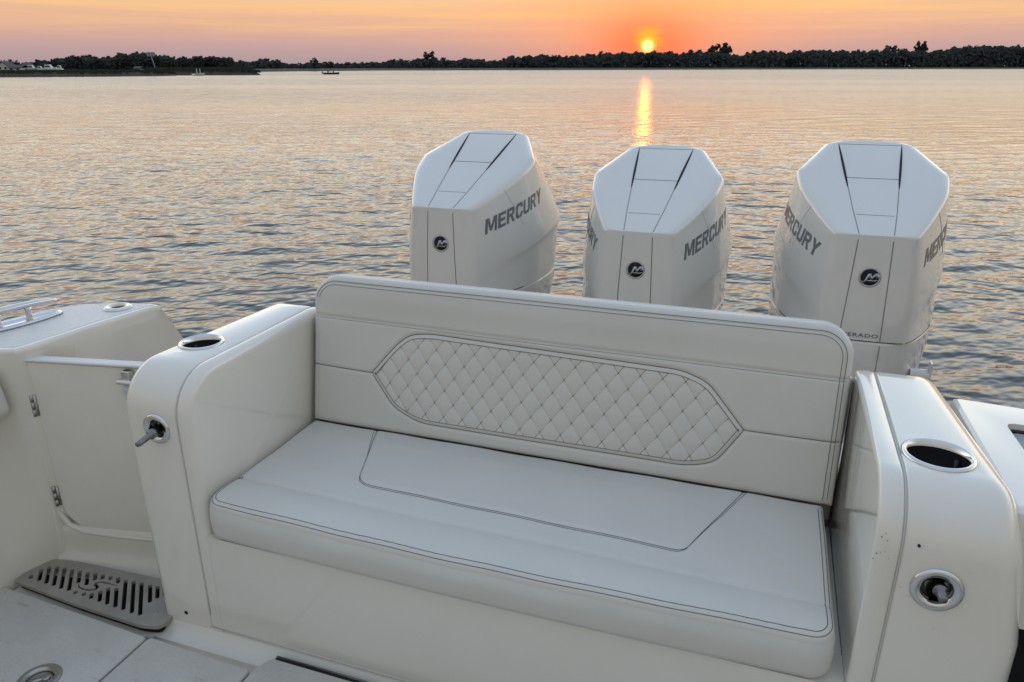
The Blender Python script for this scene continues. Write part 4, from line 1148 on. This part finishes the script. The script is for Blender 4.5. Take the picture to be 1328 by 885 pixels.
wood('woodland', -220, 312, lambda p: 255, lambda p: interp(p, lt_top), 'low dark undergrowth under the trees behind the left point', 12000, M['leaf2'])
px = 20.0
while px < 228:
    tree(px, random.uniform(245, 280), interp(px, lt_top)+random.uniform(-2.4, 1.4), wide=random.uniform(1.0, 1.3), label='dark rounded tree in the clump behind the left point', group='trees behind the left point')
    px += random.uniform(4.5, 7)
for px, y in ((1,79),(6,76),(12,74.5),(19,74.5)):
    tree(px, 250, y, sparse if px > 5 else kinds[4], label='thin ragged tree behind the cottages at the far left', group='ragged trees behind the cottages', wide=.8)
tree(557, 400, 65.5, kinds[0], 'tall domed tree rising alone above the middle of the far shore', name='tree', group='lone trees', wide=1.05)
tree(574, 402, 74, kinds[3], 'broad lower tree just right of the tall domed one', group='lone trees', wide=1.0)
tree(407, 310, 74.5, kinds[0], 'round dark tree standing alone over the thin left shore', group='lone trees')
tree(428, 312, 80, kinds[1], 'small round tree right of the lone round one', group='lone trees')
tree(350, 305, 74.5, kinds[4], 'open crowned tree at the end of the left wood', group='lone trees', wide=1.0)
tree(610, 395, 73.5, sparse, 'loose thin tree right of the middle of the far shore', group='lone trees', wide=.9)
tree(146, 262, 71, sparse, 'airy tree with sky showing through, in the left clump', group='lone trees', wide=.9)
tree(50, 262, 75.8, kinds[5], 'slim pointed tree above the parked boats on the left', group='lone trees', wide=1.4)
tree(72, 262, 75.8, kinds[0], 'small domed tree above the parked boats on the left', group='lone trees', wide=.9)
tree(928, 545, 57.5, kinds[1], 'tall wind-shaped tree right of the sun', group='lone trees', wide=1.0)
tree(938, 548, 58, flat_t, 'flat topped tree beside the tall one right of the sun', group='lone trees', wide=.8)
tree(1189, 600, 55.8, flat_t, 'small tree with flat spreading top above the right wood', group='lone trees', wide=.62)
tree(1150, 598, 61, flat_t, 'low table topped tree left of the spreading one', group='lone trees', wide=1.0)
tree(1052, 590, 62.5, kinds[4], 'bushy tree breaking the skyline of the right wood', group='lone trees', wide=.8)
tree(780, 450, 66.0, kinds[2], 'pointed tree rising left of the sun', group='lone trees', wide=.9)

# ---- cottages and parked craft on the left
def cottage(px, D, w, h, dep, label, wall, gable_front=True, z0=.1):
    o = far(px, D, z0); t = empty('cottage', o); R = Matrix.Rotation(PSI*.9, 3, 'Z')
    def L(v): return o + R @ Vector(v)
    g = G(); hw = h*.55
    g.add([L(v) for v in [(-w/2,0,0),(w/2,0,0),(w/2,dep,0),(-w/2,dep,0),(-w/2,0,hw),(w/2,0,hw),(w/2,dep,hw),(-w/2,dep,hw)]], [(3,2,1,0),(4,5,6,7),(0,1,5,4),(1,2,6,5),(2,3,7,6),(3,0,4,7)])
    if gable_front: g.add([L(v) for v in [(-w/2,0,hw+.003),(w/2,0,hw+.003),(0,0,h-.06),(-w/2,dep,hw+.003),(w/2,dep,hw+.003),(0,dep,h-.06)]], [(0,1,2),(5,4,3),(0,2,5,3),(1,4,5,2),(0,3,4,1)])
    g.ob('wall', wall, t, smooth=False)
    g = G(); e = .25
    if gable_front:
        for s in (-1, 1):
            P_ = [(s*(w/2+e),-e,hw-.12),(0,-e,h),(0,dep+e,h),(s*(w/2+e),dep+e,hw-.12)]
            g.loft([[L(v) for v in P_], [L((v[0],v[1],v[2]+.12)) for v in P_]])
    else:
        for y0, y1 in ((-e, dep/2), (dep+e, dep/2)):
            P_ = [(-w/2-e,y0,hw-.05),(w/2+e,y0,hw-.05),(w/2+e,y1,h),(-w/2-e,y1,h)]
            g.loft([[L(v) for v in P_], [L((v[0],v[1],v[2]+.12)) for v in P_]])
    g.ob('roof', M['roof'], t, smooth=False)
    for x in ((-.25, .25) if w > 3 else (0,)):
        g = G(); g.add([L(v) for v in [(x*w-.35,-.03,hw*.4),(x*w+.35,-.03,hw*.4),(x*w+.35,-.03,hw*.85),(x*w-.35,-.03,hw*.85),(x*w-.35,.02,hw*.4),(x*w+.35,.02,hw*.4),(x*w+.35,.02,hw*.85),(x*w-.35,.02,hw*.85)]], [(3,2,1,0),(4,5,6,7),(0,1,5,4),(1,2,6,5),(2,3,7,6),(3,0,4,7)])
        g.ob('window', M['glass'], t, smooth=False)
    tag(t, label, 'cottage', 'cottages on the left point'); return t
cottage(3, 225, 3.4, 2.6, 4, 'pale gabled cottage at the far left edge of the shore', M['paint'])
cottage(18, 222, 3.8, 1.7, 4, 'low white cottage with dark roof, right of the gabled one', M['paint'], False)
cottage(30, 232, 1.9, 2.4, 4, 'narrow grey gabled shed between the low cottage and the boats', M['paintg'])
def cabin_boat(px, D, L_, H, label, z0=.25, white=True, flip=1):
    o = far(px, D, z0); t = empty('parked_boat', o); R = Matrix.Rotation(PSI, 3, 'Z')
    def T_(v): return o + R @ Vector((v[0]*flip, v[1], v[2]))
    g = G(); rings = []
    for u, wd_, kz in ((-.5,.32,0),(-.3,.36,0),(0,.38,0),(.3,.28,.05),(.45,.12,.12),(.5,.02,.2)):
        x = u*L_; w = wd_*L_*.6
        rings.append([T_(v) for v in [(x,-w,H*.42+kz*H),(x,-w*.8,kz*H),(x,0,-.05+kz*H),(x,w*.8,kz*H),(x,w,H*.42+kz*H)]])
    g.loft(rings); g.ob('hull', M['paint'] if white else M['paintg'], t)
    g = G(); w = L_*.15
    g.loft([[T_(v) for v in [(-.3*L_,-w,H*.42),(.22*L_,-w,H*.42),(.22*L_,w,H*.42),(-.3*L_,w,H*.42)]], [T_(v) for v in [(-.27*L_,-w*.9,H),(.05*L_,-w*.9,H),(.05*L_,w*.9,H),(-.27*L_,w*.9,H)]]])
    g.ob('cabin', M['paint'], t, bevel=.03)
    g = G(); g.loft([[T_(v) for v in [(-.25*L_,-w*1.02,H*.6),(.12*L_,-w*1.02,H*.6),(.10*L_,-w*.97,H*.82),(-.25*L_,-w*.97,H*.82)]], [T_(v) for v in [(-.25*L_,-w*1.0,H*.6),(.12*L_,-w*1.0,H*.6),(.10*L_,-w*.93,H*.82),(-.25*L_,-w*.93,H*.82)]]])
    g.ob('window', M['glass'], t, smooth=False)
    tag(t, label, 'boat', 'boats parked ashore on the left point')
cabin_boat(41, 224, 3.3, 1.6, 'grey cabin boat parked right of the narrow shed', white=False)
cabin_boat(64, 220, 4.2, 1.75, 'largest white cabin boat parked ashore on the left point')
cabin_boat(76, 222, 2.2, 1.5, 'small white cabin boat at the right end of the parked row', flip=-1)
cabin_boat(52, 228, 2.4, 1.3, 'low white boat parked between the two larger ones')
# shelter in the shade
cottage(177, 200, 1.6, 1.3, 2, 'small dark shelter with pale roof under the trees', M['paintg'], False)
# board on a leaning pole
t = empty('pole_sign', far(202, 172, .1)); bpos = far(202, 172, .1); tpos = far(198, 172, zat(198, 172, 72.5))
G().tube([bpos, bpos.lerp(tpos, .5), tpos], .08, 10, rs=[.11,.09,.07]).ob('pole', M['paintg'], t)
c = tpos; R = Matrix.Rotation(PSI, 3, 'Z'); g = G()
g.add([c + R @ Vector(v) for v in [(-.95,-.1,-.15),(.95,-.1,-.15),(.95,.1,-.15),(-.95,.1,-.15),(-.95,-.1,.75),(.95,-.1,.75),(.95,.1,.75),(-.95,.1,.75)]], [(3,2,1,0),(4,5,6,7),(0,1,5,4),(1,2,6,5),(2,3,7,6),(3,0,4,7)])
g.ob('board', M['paintg'], t, smooth=False)
g = G()
for x in (-.95, -.32, .32, .95):
    a = c + R @ Vector((x, -.12, -.2)); g.tube([a, a+Vector((0,0,1.0))], .025, 5)
g.ob('board_frame', M['hulld'], t)
tag(t, 'grey board on a thin leaning pole at the left point', 'sign')

# ---- people afloat
def person(o, R, seated, label, shirt, scale=1.0):
    V = []; E = []; rad = []
    def v(x, y, z, r): V.append(Vector((x, y, z))*scale); rad.append(r*scale); return len(V)-1
    def c(a, b_): E.append((a, b_))
    base = .42 if seated else .92
    pelvis = v(0,0,base,.15); waist = v(0,.0,base+.20,.14); chest = v(0,0,base+.42,.165); neck = v(0,0,base+.58,.06); head0 = v(0,-.01,base+.68,.085); head = v(0,-.01,base+.78,.095)
    for a, b_ in ((pelvis,waist),(waist,chest),(chest,neck),(neck,head0),(head0,head)): c(a, b_)
    for s in (-1, 1):
        sh_ = v(s*.19,0,base+.50,.06); el_ = v(s*.24,-.10,base+.26,.045); wr = v(s*.16,-.32,base+.20,.032); hd = v(s*.13,-.39,base+.20,.038)
        c(chest,sh_); c(sh_,el_); c(el_,wr); c(wr,hd)
        hp = v(s*.10,-.02,base-.05,.085)
        if seated: kn = v(s*.13,-.42,base-.02,.062); an = v(s*.13,-.46,.08,.042); ft = v(s*.13,-.60,.04,.04)
        else: kn = v(s*.11,-.02,.50,.06); an = v(s*.12,.0,.09,.042); ft = v(s*.13,-.14,.04,.04)
        c(pelvis,hp); c(hp,kn); c(kn,an); c(an,ft)
    me = bpy.data.meshes.new('person'); me.from_pydata(V, E, []); ob = bpy.data.objects.new('person', me); col.objects.link(ob)
    sk_ = ob.modifiers.new('skin', 'SKIN'); sb = ob.modifiers.new('sub', 'SUBSURF'); sb.levels = sb.render_levels = 1
    for i, r in enumerate(rad): me.skin_vertices[0].data[i].radius = (r, r)
    me.skin_vertices[0].data[0].use_root = True
    dg = bpy.context.evaluated_depsgraph_get(); dg.update()
    m2 = bpy.data.meshes.new_from_object(ob.evaluated_get(dg)); ob.modifiers.clear(); ob.data = m2
    m2.materials.clear(); m2.materials.append(shirt); m2.materials.append(M['skin'])
    for p_ in m2.polygons: p_.use_smooth = True; p_.material_index = 1 if p_.center.z > (base+.62)*scale else 0
    ob.location = o; ob.rotation_euler = (0, 0, R)
    tag(ob, label, 'person'); return ob
def open_boat(px, D, L_, W_, H, label, mat, rot):
    o = far(px, D, WATER_Z); t = empty('small_boat', o); R = Matrix.Rotation(rot, 3, 'Z')
    g = G(); rings = []
    for u, wd_, kz in ((-.5,.80,0),(-.25,.95,0),(0,1,0),(.25,.85,.05),(.42,.45,.2),(.5,.05,.35)):
        x = u*L_; w = wd_*W_/2; zt = H*(1+kz)
        rings.append([o + R @ Vector(v) for v in [(x,-w,zt),(x,-w*.8,.0),(x,0,-.15),(x,w*.8,0),(x,w,zt),(x,w*.85,zt),(x,w*.6,.12),(x,-w*.6,.12),(x,-w*.85,zt)]])
    g.loft(rings); g.ob('hull', mat, t, smooth=False)
    g = G()
    for u in (-.25, .12):
        V_ = [o + R @ Vector(v) for v in [(u*L_,-W_*.40,.30),(u*L_+.28,-W_*.40,.30),(u*L_+.28,W_*.40,.30),(u*L_,W_*.40,.30)]]
        g.loft([V_, [q+Vector((0,0,.05)) for q in V_]])
    g.ob('seat', mat, t, smooth=False)
    tag(t, label, 'boat'); return t, o, R
t, o, R = open_boat(429, 186, 3.9, 1.4, .42, 'low dark open boat with two seated people, far out on the water', M['hulld'], PSI+.12)
g = G(); q = [o + R @ Vector(v) for v in [(-2.05,-.12,.15),(-2.35,-.12,.15),(-2.35,.12,.15),(-2.05,.12,.15)]]
g.loft([q, [a+Vector((0,0,.55)) for a in q]]); g.ob('boat_motor', M['black'], t, bevel=.03)
person(o + R @ Vector((-.85, 0, -.02)), PSI+1.4, True, 'person in dark clothes sitting at the back of the low dark boat', M['cloth'], .95)
person(o + R @ Vector((.60, 0, -.02)), PSI-1.2, True, 'person in dark clothes sitting at the front of the low dark boat', M['cloth'], .95)
t, o, R = open_boat(256.5, 160, 3.2, 1.5, .40, 'small pale boat with two upright posts near the outer point', M['paint'], PSI+1.25)
for x in (-.45, .38):
    a = far(256.5 + x*5.2, 160, WATER_Z+.3); G().tube([a, a+Vector((0,0,1.15))], .07, 8, rs=[.10,.06]).ob('post', M['paint'], t)

sc.view_settings.view_transform = 'Standard'; sc.view_settings.look = 'None'; sc.view_settings.exposure = 0; sc.view_settings.gamma = 1
sc.render.engine = 'CYCLES'
sc.cycles.sample_clamp_indirect = 6.0
sc.cycles.caustics_reflective = False
